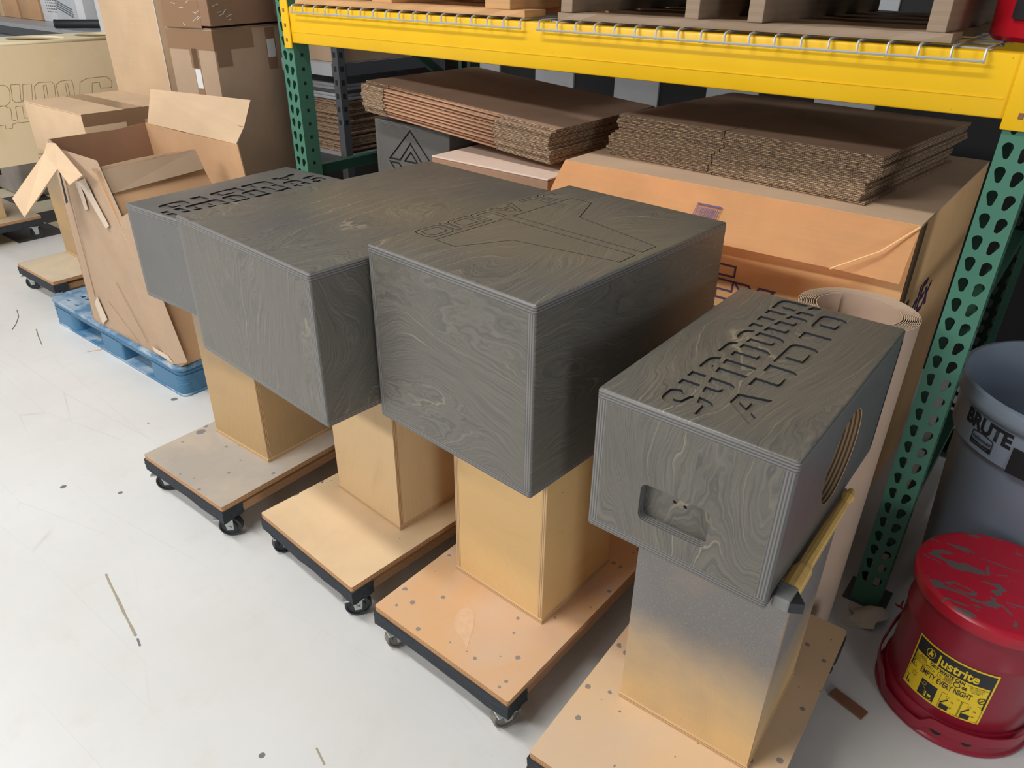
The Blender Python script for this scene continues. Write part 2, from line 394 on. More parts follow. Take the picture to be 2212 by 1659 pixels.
def offset(poly, d):
    """mitred offset of a closed polygon"""
    n = len(poly); A = sum(poly[i][0]*poly[(i+1) % n][1]-poly[(i+1) % n][0]*poly[i][1] for i in range(n))
    sg = 1 if A > 0 else -1; out = []
    for i in range(n):
        p0, p, p1 = Vector(poly[i-1]), Vector(poly[i]), Vector(poly[(i+1) % n])
        e0 = (p-p0); e1 = (p1-p)
        if e0.length < 1e-7 or e1.length < 1e-7: continue
        e0.normalize(); e1.normalize()
        n0 = Vector((e0.y, -e0.x))*sg; n1 = Vector((e1.y, -e1.x))*sg
        m = (n0+n1); L = m.length
        if L < 1e-4: m = n0; k = 1
        else: m /= L; k = min(1/max(m.dot(n0), .25), 3)
        out.append(tuple(p+m*d*k))
    return out
def ring(poly, wd): return [offset(poly, wd/2), offset(poly, -wd/2)]
def outline_mesh(polys, wd, z0=0, z1=0): return join_meshes([fill2d(ring(p, wd), z0, z1) for p in polys])
def rg(poly, wd): return [('r', *ring(poly, wd))]
def fillm(S): return join_meshes([fill2d(list(p[1:]) if p[0] == 'r' else [p]) for p in S])
def strip(a, b, wd):
    a, b = Vector(a), Vector(b); t = (b-a).normalized(); n = Vector((-t.y, t.x))*wd/2
    a = a-t*wd/2; b = b+t*wd/2
    return [tuple(a+n), tuple(a-n), tuple(b-n), tuple(b+n)]
def join_meshes(ms, name='j'):
    bm = bmesh.new()
    for m in ms: bm.from_mesh(m)
    me = bpy.data.meshes.new(name); bm.to_mesh(me); bm.free(); return me
def xform(me, fn):
    for v in me.vertices: v.co = Vector(fn(v.co.x, v.co.y, v.co.z))
    return me
def copy_tree(o, parent=None):
    c = o.copy(); COL.objects.link(c); c.parent = parent
    for ch in o.children: copy_tree(ch, c)
    return c
# ------------------------------------------------------------------ setting
fl = MB().quad((-14, -6, 0), (4, -6, 0), (4, 6, 0), (-14, 6, 0)).build('floor', 'floor'); tag(fl, 'light grey painted concrete floor with scratches and paint drops', kind='structure')
tb = {c: MB().box(-.1515, .1515, -.1515, .1515, 0, .003).bevel(.001).mesh('tile') for c in 'bw'}
tb['b'].materials.append(M['tile_b']); tb['w'].materials.append(M['tile_w'])
for i in range(7):
    for j in range(8):
        put('tile', tb['b' if (i+j) % 2 == 0 else 'w'], None, fl, loc=(-5.558-.305*i, 1.80+.305*(j-4), 0))
# brown rubbed-off line and dark scuff in the floor paint
def floor_mark(name, pts, wd, mat):
    ps = [zp(x, y, .0006) for x, y in pts]; b = MB()
    for i, (a, c) in enumerate(zip(ps, ps[1:])):
        q = strip(a[:2], c[:2], wd*random.uniform(.7, 1.2)); b.quad(*[(x, y, .0006+.0002*i) for x, y in q])
    return b.build(name, mat, fl)
floor_mark('worn_line', [(229, 1241), (238, 1262), (252, 1290), (268, 1325), (282, 1352), (292, 1372)], .007, 'cream')
floor_mark('worn_line', [(297, 1380), (302, 1394)], .006, 'greyprint')
floor_mark('worn_line', [(684, 1617), (700, 1650)], .006, 'cream')
wl = MB().box(-9, 3, 3.6, 3.7, 0, 4).build('wall_back', 'wall_b'); tag(wl, 'black back wall with white panels behind the pallet rack', kind='structure')
for i in range(5):
    MB().box(-3.2+i*.52, -2.94+i*.52, 3.585, 3.602, .8, 2.2).bevel(.003).build('panel', 'wall_w', wl)
# ------------------------------------------------------------------ plywood boxes
TOPR = lambda m, a, b, c: (m.z > c) or (abs(m.x) > a and abs(m.y) > b)
BOTR = lambda m, a, b, c: (m.z < -c) or (abs(m.x) > a and abs(m.y) > b)
OUTP = lambda m, a, b, c: (m.z > c and abs(m.x) > a)
OUTM = lambda m, a, b, c: (m.z < -c and abs(m.x) > a)
def speaker(fr, yaw, wd, dp, zt, h, label, mats, t=.018, topcut=None, frontcut=None, rightcut=None, name='speaker_box', fp=None):
    """mats: top, front, side"""
    z0 = zt-h
    e = empty(name, ctr(fr, yaw, wd, dp, z0), R(yaw), label, 'speaker box')
    panel('top_panel', e, (0, 0, h-t/2), wd, dp, t, 'z', mats[0], TOPR, .006, topcut)
    panel('bottom_panel', e, (0, 0, t/2), wd, dp, t, 'z', mats[0], BOTR, .006)
    panel('side_panel', e, (wd/2-t/2, 0, h/2), dp, h-2*t, t, 'x', mats[2], OUTP, .006, rightcut)
    panel('side_panel', e, (-wd/2+t/2, 0, h/2), dp, h-2*t, t, 'x', mats[2], OUTM, .006)
    panel('front_panel', e, (0, -dp/2+t/2, h/2), wd-2*t, h-2*t, t, 'y', mats[1], None, 0, frontcut)
    panel('back_panel', e, (0, dp/2-t/2, h/2), wd-2*t, h-2*t, t, 'y', mats[1])
    return e
def pedestal(fr, yaw, label, mat, wd=.305, dp=.305, z0=.15, z1=.705, t=.015, cover=True):
    h = z1-z0
    e = empty('plywood_pedestal', ctr(fr, yaw, wd, dp, z0), R(yaw), label, 'pedestal', 'plywood pedestals standing on dollies')
    panel('base_panel', e, (0, 0, t/2), wd, dp, t, 'z', mat, lambda m, a, b, c: m.z > c, .003)
    panel('top_panel', e, (0, 0, h-t/2), wd-.004, dp-.004, t, 'z', mat)
    i = .002
    f = t if cover else 0
    panel('side_panel', e, (wd/2-t/2-i, f/2, h/2), dp-2*i-f, h-2*t, t, 'x', mat, OUTP, .0015)
    panel('side_panel', e, (-wd/2+t/2+i, f/2, h/2), dp-2*i-f, h-2*t, t, 'x', mat, OUTM, .0015)
    panel('front_panel', e, (0, -dp/2+t/2+i, h/2), wd-2*t-2*i if not cover else wd-2*i, h-2*t, t-.0004, 'y', mat)
    panel('back_panel', e, (0, dp/2-t/2-i, h/2), wd-2*t-2*i, h-2*t, t, 'y', mat)
    return e
# ---- sundown style lettering, s along the reading direction, t up (metres)
def glyphs():
    G = []; w_ = .021; H = .084; hb = .016
    def U(a, b, H=H, w=w_, hb=hb, r=.018): G.append(rpoly([(a, H), (a, 0, r), (b, 0, r), (b, H), (b-w, H), (b-w, hb, r*.5), (a+w, hb, r*.5), (a+w, H)]))
    def Nn(a, b): G.append(rpoly([(a, 0), (a, H, .004), (b, H, .026), (b, 0), (b-w_, 0), (b-w_, H-hb, .01), (a+w_, H-hb, .004), (a+w_, 0)]))
    def D(a, b, H=H, w=w_, hb=hb, r=.022):
        G.append(rpoly([(a, 0, .003), (a, H, .003), (b, H, r), (b, 0, r)])); G.append(rpoly([(a+w, hb), (a+w, H-hb), (b-w, H-hb, r*.4), (b-w, hb, r*.4)]))
    def O(a, b, H=H, w=w_, hb=hb, r=.024):
        G.append(rpoly([(a, 0, r), (a, H, r), (b, H, r), (b, 0, r)])); G.append(rpoly([(a+w, hb, r*.4), (a+w, H-hb, r*.4), (b-w, H-hb, r*.4), (b-w, hb, r*.4)]))
    # S
    G.append(rpoly([(.026, .016), (.026, .004, .004), (.076, .0, .02), (.084, .045, .02), (.05, .052), (.047, .066, .006), (.062, .068), (.072, .058), (.084, .066), (.078, .084, .02), (.03, .084, .026), (.026, .034, .02), (.06, .030), (.062, .018)]))
    U(.099, .157); Nn(.179, .239); D(.258, .318); O(.329, .388)
    G.append(rpoly([(.400, H), (.400, 0, .014), (.507, 0, .014), (.507, H), (.485, H), (.485, hb, .006), (.466, hb, .006), (.466, H), (.441, H), (.441, hb, .006), (.422, hb, .006), (.422, H)]))
    Nn(.520, .582)
    return G
def audio():
    G = []; H = .053
    # A with its counter
    G.append([(.050, 0), (.097, H), (.133, H), (.147, 0), (.122, 0), (.120, .012), (.088, .012), (.078, 0)])
    G.append([(.096, .024), (.119, .024), (.115, .040), (.108, .040)])
    G.append(rpoly([(.173, H), (.173, 0, .014), (.269, 0, .014), (.269, H), (.238, H), (.238, .012, .006), (.205, .012, .006), (.205, H)]))
    G.append(rpoly([(.284, 0, .002), (.284, H, .002), (.384, H, .02), (.384, 0, .02)])); G.append(rpoly([(.318, .011), (.318, .042), (.360, .042, .008), (.360, .011, .008)]))
    G.append([(.411, 0), (.411, H), (.448, H), (.448, 0)])
    G.append(rpoly([(.471, 0, .02), (.471, H, .02), (.555, H, .02), (.555, 0, .02)])); G.append(rpoly([(.502, .011, .007), (.502, .042, .007), (.528, .042, .007), (.528, .011, .007)]))
    return G
def sundown_cut(wd, dp, t, flip):
    """cutter in the top panel's local space (x right, y back, z thickness)"""
    z0, z1 = t/2-.0045, t/2+.01
    a = fill2d(glyphs(), z0, z1)
    band = []
    arc = lambda s: .064-.54*(s-.300)**2
    ss = [.0+.6*i/30 for i in range(31)]
    band = [(s, arc(s)+.0045) for s in ss]+[(s, arc(s)-.0045) for s in ss[::-1]]
    a = boolean(a, fill2d([band], z0-.01, z1+.01))
    b = fill2d(audio(), z0, z1)
    sc = dp/.593
    # letter-up is -x (left), reading +y (back)
    for m, u0 in ((a, .181), (b, .246)):
        if flip: xform(m, lambda s, t_, z: (wd/2-(u0-t_)*sc, dp/2-s*sc, z))
        else: xform(m, lambda s, t_, z: (-wd/2+(u0-t_)*sc, -dp/2+s*sc, z))
    m = clean(join_meshes([a, b])); m.materials.append(M['groove']); m.materials.append(M['stain_y'])
    for p in m.polygons: p.material_index = 0 if abs(p.normal.z) < .5 else 1
    return m
D_ = .591; W_ = .345
b1 = speaker((-1.876, .992), 2.5, W_, D_, .997, .291, 'dark grey stained speaker box with engraved lettering, on the dust-stained pedestal', ('stain_soft', 'stain_soft', 'stain_soft'), topcut=sundown_cut(W_, D_, .018, True))
b2 = speaker((-1.184, .843), -4.385, .577, .835, 1.074, .369, 'largest grey stained speaker box, plain top without any lettering', ('stain_y', 'stain_y', 'stain_y'))
# ---- box 3: wing mark and seven outlined letters, grooved
def b3_cut(wd, dp, t):
    z0, z1 = t/2-.003, t/2+.01; g = .0022; S = []
    wa = [(.085, .350), (.086, .563), (.148, .562), (.199, .451), (.438, .400), (.437, .351)]
    wb = [(.086, .324), (.437, .326), (.438, .273), (.200, .224), (.144, .112), (.084, .113)]
    S += [wa, wb]
    # letters: reading runs from back to front (-v), letter-up = +u ; boxes (v_hi, v_lo)
    u0, u1 = .010, .071; H = u1-u0
    def L(pts, vh, r=0): return rpoly([(u0+q[1]*H, vh-q[0]) + ((q[2],) if len(q) > 2 else ()) for q in pts], r)
    s = .012; k = s/H
    J = [(0, .42), (0, 0, .016), (.048, 0, .016), (.048, 1), (.048-s, 1), (.048-s, k, .008), (s, k, .008), (s, .42)]
    Ll = [(0, 1), (0, 0), (.050, 0), (.050, k), (s, k), (s, 1)]
    A = [(0, 0), (.030, 1), (.044, 1), (.074, 0), (.060, 0), (.054, .26), (.020, .26), (.014, 0)]
    A2 = [(.024, .42), (.050, .42), (.037, .86)]
    U = [(0, 1), (0, 0, .014), (.060, 0, .014), (.060, 1), (.060-s, 1), (.060-s, k, .007), (s, k, .007), (s, 1)]
    Dd = [(0, 0), (0, 1), (.066, 1, .02), (.066, 0, .02)]
    D2 = [(s, k), (s, 1-k), (.066-s, 1-k, .012), (.066-s, k, .012)]
    I = [(0, 0), (0, 1), (s, 1), (s, 0)]
    O = [(0, 0, .02), (0, 1, .02), (.072, 1, .02), (.072, 0, .02)]
    O2 = [(s, k, .012), (s, 1-k, .012), (.072-s, 1-k, .012), (.072-s, k, .012)]
    for gl, vh in ((J, .562), (Ll, .503), (A, .425), (A2, .425), (U, .343), (Dd, .274), (D2, .274), (I, .203), (O, .186), (O2, .186)):
        S.append(L(gl, vh))
    m = outline_mesh(S, g, z0, z1)
    m = clean(xform(m, lambda u, v, z: (-wd/2+u, -dp/2+v*dp/.66, z))); m.materials.append(M['groove']); return m
b3 = speaker((-.68, .929), -4.0, .46, .664, 1.118, .414, 'dark stained speaker box with outlined wing mark and letters cut in its top', ('stain_y', 'stain_x', 'stain_x'), topcut=b3_cut(.46, .664, .018))
# ---- box 4: lettering, terminal recess in front, round hole on the right
def b4_front():
    c = rpoly([(-.0715, -.0825+.0), (.0565, -.0825), (.0565, -.0035), (-.0715, -.0035)], .016, 6)
    return fill2d([c], -.03, .03)
def b4_hole():
    return fill2d([[(.0+.094*math.cos(a), -.002+.094*math.sin(a)) for a in [2*math.pi*i/48 for i in range(48)]]], -.03, .03)
b4 = speaker((-.209, .94), 0, W_, D_, 1.001, .294, 'small dark stained speaker box with lettered top, terminal recess and round driver hole', ('stain_y', 'stain_y', 'stain_soft'), t=.020, topcut=sundown_cut(W_, D_, .020, False), frontcut=b4_front(), rightcut=b4_hole())
# terminal plate behind the recess, with two drilled holes
tp = fill2d([[(-.09, -.10), (.075, -.10), (.075, .012), (-.09, .012)], [(-.0165+.0042*math.cos(a), -.033+.0042*math.sin(a)) for a in [k*math.pi/8 for k in range(16)]], [(.0035+.0042*math.cos(a), -.034+.0042*math.sin(a)) for a in [k*math.pi/8 for k in range(16)]]], -.006, .006)
o = put('terminal_plate', tp, 'stain_y', b4); o.matrix_local = Matrix.Translation((0, -D_/2+.028, .147)) @ AX['y'].to_4x4()
# raw plywood liner of the round hole
k0 = MB().lathe([(.094, -.0095), (.094, .0095)], 48); bm_ = k0
o = MB().lathe([(.0945, -.024), (.0925, -.024), (.0925, .0085), (.0938, .0095)], 48).build('hole_liner', None, b4, True)
o.data.materials.append(wood('raw_ply_hole', **dict(RW, base=srgb(150, 118, 88), edge_a=srgb(104, 76, 54), edge_b=srgb(176, 146, 112), lay=.0035)))
o.matrix_local = Matrix.Translation((W_/2-.010, 0, .145)) @ AX['x'].to_4x4()
MB().box(W_/2-.0015, W_/2+.0006, D_/2-.014, D_/2-.006, .02, .272).build('grille_gap', 'blackflat', b4)
# ------------------------------------------------------------------ dollies
def caster(parent, x, y, yaw, rub, h=.087):
    e = MB().box(-.03, .03, -.04, .04, h-.004, h).bevel(.001).build('caster', 'steel', parent, loc=(x, y, 0), rot=(0, 0, R(yaw)))
    r = .0375; off = .010
    b = MB().lathe([(.006, -.011), (.020, -.011), (.021, -.007), (.030, -.008), (.0315, -.012), (.0355, -.013), (r, -.009), (r, .009), (.0355, .013), (.0315, .012), (.030, .008), (.021, .007), (.020, .011), (.006, .011)], 32)
    wh = b.build('wheel', rub, e, True); wh.matrix_local = Matrix.Translation((off, 0, r)) @ AX['y'].to_4x4()
    f = MB()
    for s in (-1, 1):
        y0 = s*.0165
        P = [(-.014, h-.006), (.024, h-.006), (off+.012, r+.004), (off+.010, r-.010), (off-.010, r-.010), (off-.012, r+.006)]
        va = [f.bm.verts.new((p[0], y0-.001, p[1])) for p in P]; vb = [f.bm.verts.new((p[0], y0+.001, p[1])) for p in P]
        f.bm.faces.new(va); f.bm.faces.new(vb[::-1])
        for i in range(6): f.bm.faces.new((va[i], va[(i+1) % 6], vb[(i+1) % 6], vb[i]))
    f.box(-.014, .028, -.0175, .0175, h-.008, h-.0045)
    f.build('fork', 'steel', e)
    MB().cyl((off, -.021, r), (off, .021, r), .006, 12).build('axle', 'steel', e, True)
def dolly(fr, yaw, label, deck, wheel, wd=.457, dp=.762, yaws=(0, 0, 0, 0)):
    e = empty('furniture_dolly', ctr(fr, yaw, wd, dp), R(yaw), label, 'dolly', 'furniture dollies')
    panel('deck', e, (0, 0, .141), wd, dp, .018, 'z', deck, lambda m, a, b, c: abs(m.x) > a and abs(m.y) > b, .006)
    for s in (-1, 1):
        b = MB().box(-wd/2-.002, wd/2+.002, s*dp/2-.07*(s > 0)-(0 if s > 0 else .003), s*dp/2+.07*(s < 0)+(.003 if s > 0 else 0), .09, .1315)
        bmesh.ops.subdivide_edges(b.bm, edges=b.bm.edges[:], cuts=6, use_grid_fill=True)
        for v in b.bm.verts:
            if v.co.z < .1: v.co.z += random.uniform(-.006, .004)
            v.co += Vector((random.uniform(-1, 1), random.uniform(-1, 1), 0))*.0012
        b.build('carpet_bumper', 'carpet', e, True)
        MB().box(s*wd/2-.05*(s > 0)-.0+(.008 if s < 0 else -.008)*1, s*wd/2+.05*(s < 0)+(.008 if s < 0 else -.008), -dp/2+.071, dp/2-.071, .088, .118).bevel(.002).build('side_rail', 'rail', e)
        MB().box(s*.10-.03, s*.10+.03, -dp/2+.071, dp/2-.071, .09, .1315).build('centre_rail', 'rail', e)
    for i, (sx, sy) in enumerate(((1, -1), (-1, -1), (1, 1), (-1, 1))):
        caster(e, sx*(wd/2-.040)-.010*math.cos(R(yaws[i])), sy*(dp/2-.040)-.010*math.sin(R(yaws[i])), yaws[i], wheel)
    return e
dolly((-1.807, .859), .6, 'furniture dolly with worn grey dust-smeared deck, under the dust-stained pedestal', 'deck1', 'rubber', yaws=(42, 48, 40, 100))
dolly((-1.237, .888), -4.2, 'furniture dolly with clean pale birch deck and tiny dark specks', 'deck2', 'rubber', yaws=(55, 75, 30, 70))
d3 = dolly((-.686, .877), -1.0, 'furniture dolly with orange-brown deck and a pale palm-sized smear', 'deck3', 'rubber_g', yaws=(68, 70, 10, 90))
dolly((-.118, .827), 2.09, 'furniture dolly with heavily grey-spattered deck beside the red waste can', 'deck4', 'rubber', yaws=(40, 50, 20, 80))
pedestal((-1.893, 1.093), .6, 'dust-stained tan plywood pedestal on the worn grey dolly', 'ped_dust')
pedestal((-1.304, 1.134), -4.2, 'pale birch plywood pedestal with knots on the clean birch dolly', 'ped_birch')
pedestal((-.763, 1.110), -2.0, 'amber plywood pedestal on the orange-brown dolly', 'ped_amber', cover=False)
pedestal((-.193, 1.062), 2.0, 'plywood pedestal sprayed grey in its upper half on the spattered dolly', 'ped_spray')
bpy.context.view_layer.update()
iv = d3.matrix_world.inverted(); b = MB(); b.quad(*[tuple(iv @ zp(x, y, .1504)) for x, y in ((980, 1345), (986, 1327), (998, 1315), (1010, 1312), (1020, 1318), (1025, 1332), (1024, 1352), (1016, 1378), (1008, 1402), (1003, 1385), (992, 1372), (983, 1360))])
b.build('dust_smear', plain('pale_dust_smear', srgb(216, 178, 142), .8, var=.1, scale=40), d3)
# ------------------------------------------------------------------ split wooden stick wedged beside box 4
e = empty('split_stick', (0, 0, 0), 0, 'split raw-wood stick with grey taped end lying beside the small speaker box', 'stick')
PA, PB = zp(1697, 1277, .725), zp(1836, 1056, .725)
PA = Vector((-.197, 1.06, .7155)); 
def along(t): return Vector((-.192-.002*t, 1.0+.345*t, .718))
sec = [(0, .017, .011), (.18, .016, .012), (.22, .012, .010), (.5, .0115, .009), (.8, .010, .008), (.86, .008, .007), (.93, .013, .009), (1, .007, .006)]
b = MB(); rings = []
for i, (t, rx, rz) in enumerate(sec):
    c = along(t); n = 10
    rings.append([b.bm.verts.new(c+Vector((rx*math.cos(2*math.pi*k/n)*random.uniform(.85, 1.1), 0, rz*math.sin(2*math.pi*k/n)*random.uniform(.85, 1.1)))) for k in range(n)])
for j in range(len(rings)-1):
    for i in range(10): b.bm.faces.new((rings[j][i], rings[j][(i+1) % 10], rings[j+1][(i+1) % 10], rings[j+1][i]))
b.bm.faces.new(rings[0]); b.bm.faces.new(rings[-1])
b.build('shaft', 'rawwood', e)
MB().box(-.206, -.178, .958, 1.001, .7055, .731).bevel(.003).build('taped_end', 'greytape', e)
b = MB(); b.prism([(-.1775, .962), (-.158, .975), (-.1775, .998)], .7057, .7267).build('torn_flap', 'black', e)
# ------------------------------------------------------------------ pallet rack
rack = empty('pallet_rack', (0, 0, 0), 0, 'green steel pallet rack with a yellow front beam', 'rack')
def teardrop(cx, cz, tilt):
    r1, r2, h = .0105, .0055, .018
    P = [(r1*math.cos(a), r1*math.sin(a)) for a in [R(-20+220*i/10) for i in range(11)]]
    P += [(r2*math.cos(a), -h+r2*math.sin(a)) for a in [R(190+160*i/6) for i in range(7)]]
    c, s = math.cos(tilt), math.sin(tilt)
    return [(cx+p[0]*c-p[1]*s, cz+p[0]*s+p[1]*c) for p in P]
def post(x0, y0, z1, front, name='post', mat='green', phase=0):
    wd = .075; pt = .0496; z = .075+phase
    cell = fill2d([[(0, 0), (wd, 0), (wd, pt), (0, pt)], teardrop(.020, pt-.016, R(4)), teardrop(.055, pt-.022, R(-16))], -.001, .001)
    b = bmesh.new()
    while z < z1-.05:
        n0 = len(b.verts); b.from_mesh(cell); b.verts.ensure_lookup_table()
        for v in b.verts[n0:]: v.co.y += z
        z += pt
    me = MB().box(0, wd, 0, .075+phase, -.001, .001).box(0, wd, z, z1, -.001, .001).mesh('post'); b.from_mesh(me)
    bmesh.ops.remove_doubles(b, verts=b.verts, dist=1e-5)
    for v in b.verts: v.co = Vector((x0+v.co.x, y0+(.001-v.co.z if front else -.001+v.co.z), v.co.y))
    bmesh.ops.recalc_face_normals(b, faces=b.faces); b.to_mesh(me); b.free()
    o = put(name, me, mat, rack)
    m2 = MB(); s = 1 if front else -1
    for xx in (x0, x0+wd-.002):
        ya, yb = sorted((y0+s*.002, y0+s*.072)); m2.box(xx, xx+.002, ya, yb, 0, z1)
    ya, yb = sorted((y0+s*.070, y0+s*.072))
    m2.box(x0+.002, x0+.020, ya, yb, 0, z1).box(x0+wd-.020, x0+wd-.002, ya, yb, 0, z1)
    f = m2.build('side_flange', mat, o)
    q = MB().box(-.0005, .0006, -.006, .006, 0, .012).mesh('square_hole'); q.materials.append(M['blackflat'])
    if front:
        for i in range(26): put('square_hole', q, None, o, loc=(x0+wd, y0+.036, .12+.0508*i+phase))
    MB().box(x0-.02, x0+wd+.02, y0-.005 if front else y0-.10, y0+.10 if front else y0+.005, 0, .006).bevel(.001).build('base_plate', 'steel_dk', o)
    return o
post(-2.626, 1.88, 2.3, True, phase=.0165); post(-.194, 1.88, 2.3, True, phase=.002)
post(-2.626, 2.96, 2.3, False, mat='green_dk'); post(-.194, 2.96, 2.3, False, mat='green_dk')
for x in (-2.607, -.175):
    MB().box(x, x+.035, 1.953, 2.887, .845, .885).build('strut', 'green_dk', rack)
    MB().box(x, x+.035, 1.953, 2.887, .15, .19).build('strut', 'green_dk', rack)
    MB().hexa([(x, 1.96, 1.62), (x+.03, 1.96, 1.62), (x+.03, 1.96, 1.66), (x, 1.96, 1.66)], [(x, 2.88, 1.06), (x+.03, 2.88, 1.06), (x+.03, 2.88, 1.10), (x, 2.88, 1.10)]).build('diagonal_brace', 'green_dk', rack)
beam = MB().box(-2.552, -.196, 1.878, 1.93, 1.354, 1.479).bevel(.006).build('beam', 'yellow', rack, True)
MB().box(-2.54, -.21, 1.8765, 1.8785, 1.393, 1.395).build('beam_seam', 'yellow', beam)
MB().box(-2.552, -.196, 2.90, 2.95, 1.354, 1.479).bevel(.004).build('beam', 'yellow', rack)
for x0, x1, sx in ((-2.592, -2.548, -1), (-.200, -.135, 1)):
    c = MB().box(x0, x1, 1.871, 1.8785, 1.335, 1.535).bevel(.004).build('beam_connector', 'yellow', beam, True)
    xm = (x0+x1)/2
    for zz in (1.365, 1.415, 1.465, 1.515): MB().box(xm-.006, xm+.004, 1.8695, 1.8715, zz-.006, zz+.006).bevel(.001).build('rivet', 'plywd_red', c)
# ---- wire decks
def wire_deck(x0, n, label):
    e = empty('wire_deck', (x0, 1.86, 1.485), 0, label, 'wire deck')
    me = MB().tube([(0, .0, -.028), (0, .0, -.008), (0, .004, -.002), (0, .012, 0), (0, 1.07, 0)], .003, 6).mesh('wire'); me.materials.append(M['zinc'])
    for i in range(n): put('wire', me, None, e, True, loc=(i*.0622, 0, 0))
    L = (n-1)*.0622
    mb = MB().tube([(-.004, 0, 0), (L+.004, 0, 0)], .003, 6).mesh('cross_wire'); mb.materials.append(M['zinc'])
    put('cross_wire', mb, None, e, True, loc=(0, -.004, -.024))
    for j in range(8): put('cross_wire', mb, None, e, True, loc=(0, .06+.13*j, -.0055))
    return e
wire_deck(-2.506, 18, 'wire mesh deck under the pallet with chunky block feet')
wire_deck(-1.382, 19, 'wire mesh deck under the weathered grey-brown pallet')
# ---- wooden pallets on the decks
def wood_pallet(x0, x1, y0, label, mat, stringers, sw, bt=.018, bow=.0):
    z = 1.4885; dp = .98
    e = empty('wooden_pallet', ((x0+x1)/2, y0, z), 0, label, 'pallet', 'wooden pallets on the rack')
    w2 = (x1-x0)/2
    for i, yy in enumerate((.0, .25, .44, .63, dp-.1)):
        b = MB().box(-w2, w2, yy, yy+.1, 0, bt); bmesh.ops.subdivide_edges(b.bm, edges=[q for q in b.bm.edges if abs(q.verts[0].co.x-q.verts[1].co.x) > .1], cuts=14)
        for v in b.bm.verts: v.co += Vector((0, random.uniform(-.002, .002), random.uniform(-.0012, .0012)*(v.co.z > .01)))
        b.build('bottom_board', mat, e)
    for x in stringers:
        xx = x-(x0+x1)/2
        MB().box(xx-sw/2, xx+sw/2, .004, dp-.004, bt, bt+.09).bevel(.002).build('stringer', mat, e)
    for i in range(7): MB().box(-w2, w2, i*.1403, i*.1403+.138, bt+.09, bt+.108).build('top_board', mat, e)  # out of view, set nearly gapless to block light onto the stacks
    return e
wood_pallet(-2.50, -1.445, 1.875, 'orange new-wood pallet with thick block stringers on the rack', 'pine', (-2.44, -2.045, -1.55), .095)
wood_pallet(-1.335, -.335, 1.885, 'weathered grey-brown pallet with thin stringers on the rack', 'oldwood', (-1.31, -.93, -.765, -.37), .038)
# pallets carry no load; close-set unseen top boards keep the space below dark
e = empty('red_bucket', (-.165, 2.13, 1.4885), 0, 'red plastic bucket with a black strap at the end of the wire deck', 'bucket')
MB().lathe([(0, 0), (.13, 0), (.14, .01), (.148, .28), (.152, .285), (.15, .30), (.143, .30), (.135, .02), (0, .02)], 40).build('body', 'redplastic', e, True)
a0 = R(232)
q = MB()
for i in range(4):
    a = a0+i*.06; q.quad(*[((.1445+.0)*math.cos(t)*(1.03), .1445*math.sin(t)*1.03, z) for t, z in ((a, .045), (a+.06, .045), (a+.06, .27), (a, .27))])
q.build('strap', 'blackflat', e)
# ------------------------------------------------------------------ cartons
def carton(name, fr, yaw, wd, dp, h, z0, label, mat, group=None, t=.005, flaps=True, cat='carton', bev=.004):
    e = empty(name, ctr(fr, yaw, wd, dp, z0), R(yaw), label, cat, group)
    MB().box(-wd/2, wd/2, -dp/2, dp/2, 0, h-.006).bevel(bev).build('body', mat, e, True)
    g = .0015
    for s in (-1, 1):
        y0, y1 = (-dp/2+.001, -g) if s < 0 else (g, dp/2-.001)
        MB().box(-wd/2+.001, wd/2-.001, y0, y1, h-.006, h).bevel(.0015).build('top_flap', mat, e)
    return e
def tapeq(parent, pts, mat, d=0):
    b = MB(); b.quad(*pts); return b.build('tape', mat, parent)
# big orange carton under the rack, with its flap hanging
fx = empty('large_carton', (-.815, 2.40, 0), 0, 'huge orange-brown carton with purple outline lettering and a drooping front flap', 'carton')
MB().box(-.515, .515, -.45, .45, 0, 1.088).bevel(.004).build('body', 'kraft_or', fx, True)
MB().box(-.515, .515, -.45, .45, 1.088, 1.0925).build('top_flap', carton_mat('cardboard_top_dusty', srgb(206, 176, 146)), fx)
# flap, bulging outwards, with a crease at its right end
b = MB(); NX = 14; rows = []
for j in range(4):
    t = j/3; row = []
    for i in range(NX+1):
        x = -.515+1.03*i/NX
        out = .105*math.sin(t*1.25)/math.sin(1.25)*(.75+.25*math.sin(math.pi*min(1, (i+2)/NX)))
        z = 1.0925-.112*t-.012*t*(i/NX)
        row.append((x, -.452-out, z))
    rows.append(row)
vs = [[b.bm.verts.new(p) for p in r] for r in rows]
for j in range(3):
    for i in range(NX): b.bm.faces.new((vs[j][i], vs[j][i+1], vs[j+1][i+1], vs[j+1][i]))
bmesh.ops.solidify(b.bm, geom=b.bm.faces[:], thickness=.005)
flap = b.build('front_flap', 'kraft_or', fx, True)
def flap_pt(x, t): return (x, -.4575-.105*math.sin(t*1.25)/math.sin(1.25), 1.0925-.112*t-.006*t)
MB().tube([flap_pt(.514, .02), flap_pt(.455, .5), flap_pt(.36, .97)], .0028, 6).build('crease', 'kraft_or', flap, True)
# barcode print
b = MB(); x0 = -.030+.0; 
def fq(xa, xb, ta, tb): 
    p = [flap_pt(xa, ta), flap_pt(xb, ta), flap_pt(xb, tb), flap_pt(xa, tb)]
    return [(q[0], q[1]-.0012, q[2]) for q in p]
for xa, xb, ta, tb in ((-.035, .036, .30, .33), (-.035, -.033, .30, .62), (.034, .036, .30, .62)): b.quad(*fq(xa, xb, ta, tb))
x = -.028
while x < .028:
    wq = random.choice((.0012, .002, .003)); b.quad(*fq(x, x+wq, .36, .62)); x += wq+random.choice((.0015, .0025))
b.build('barcode', 'purple', flap)
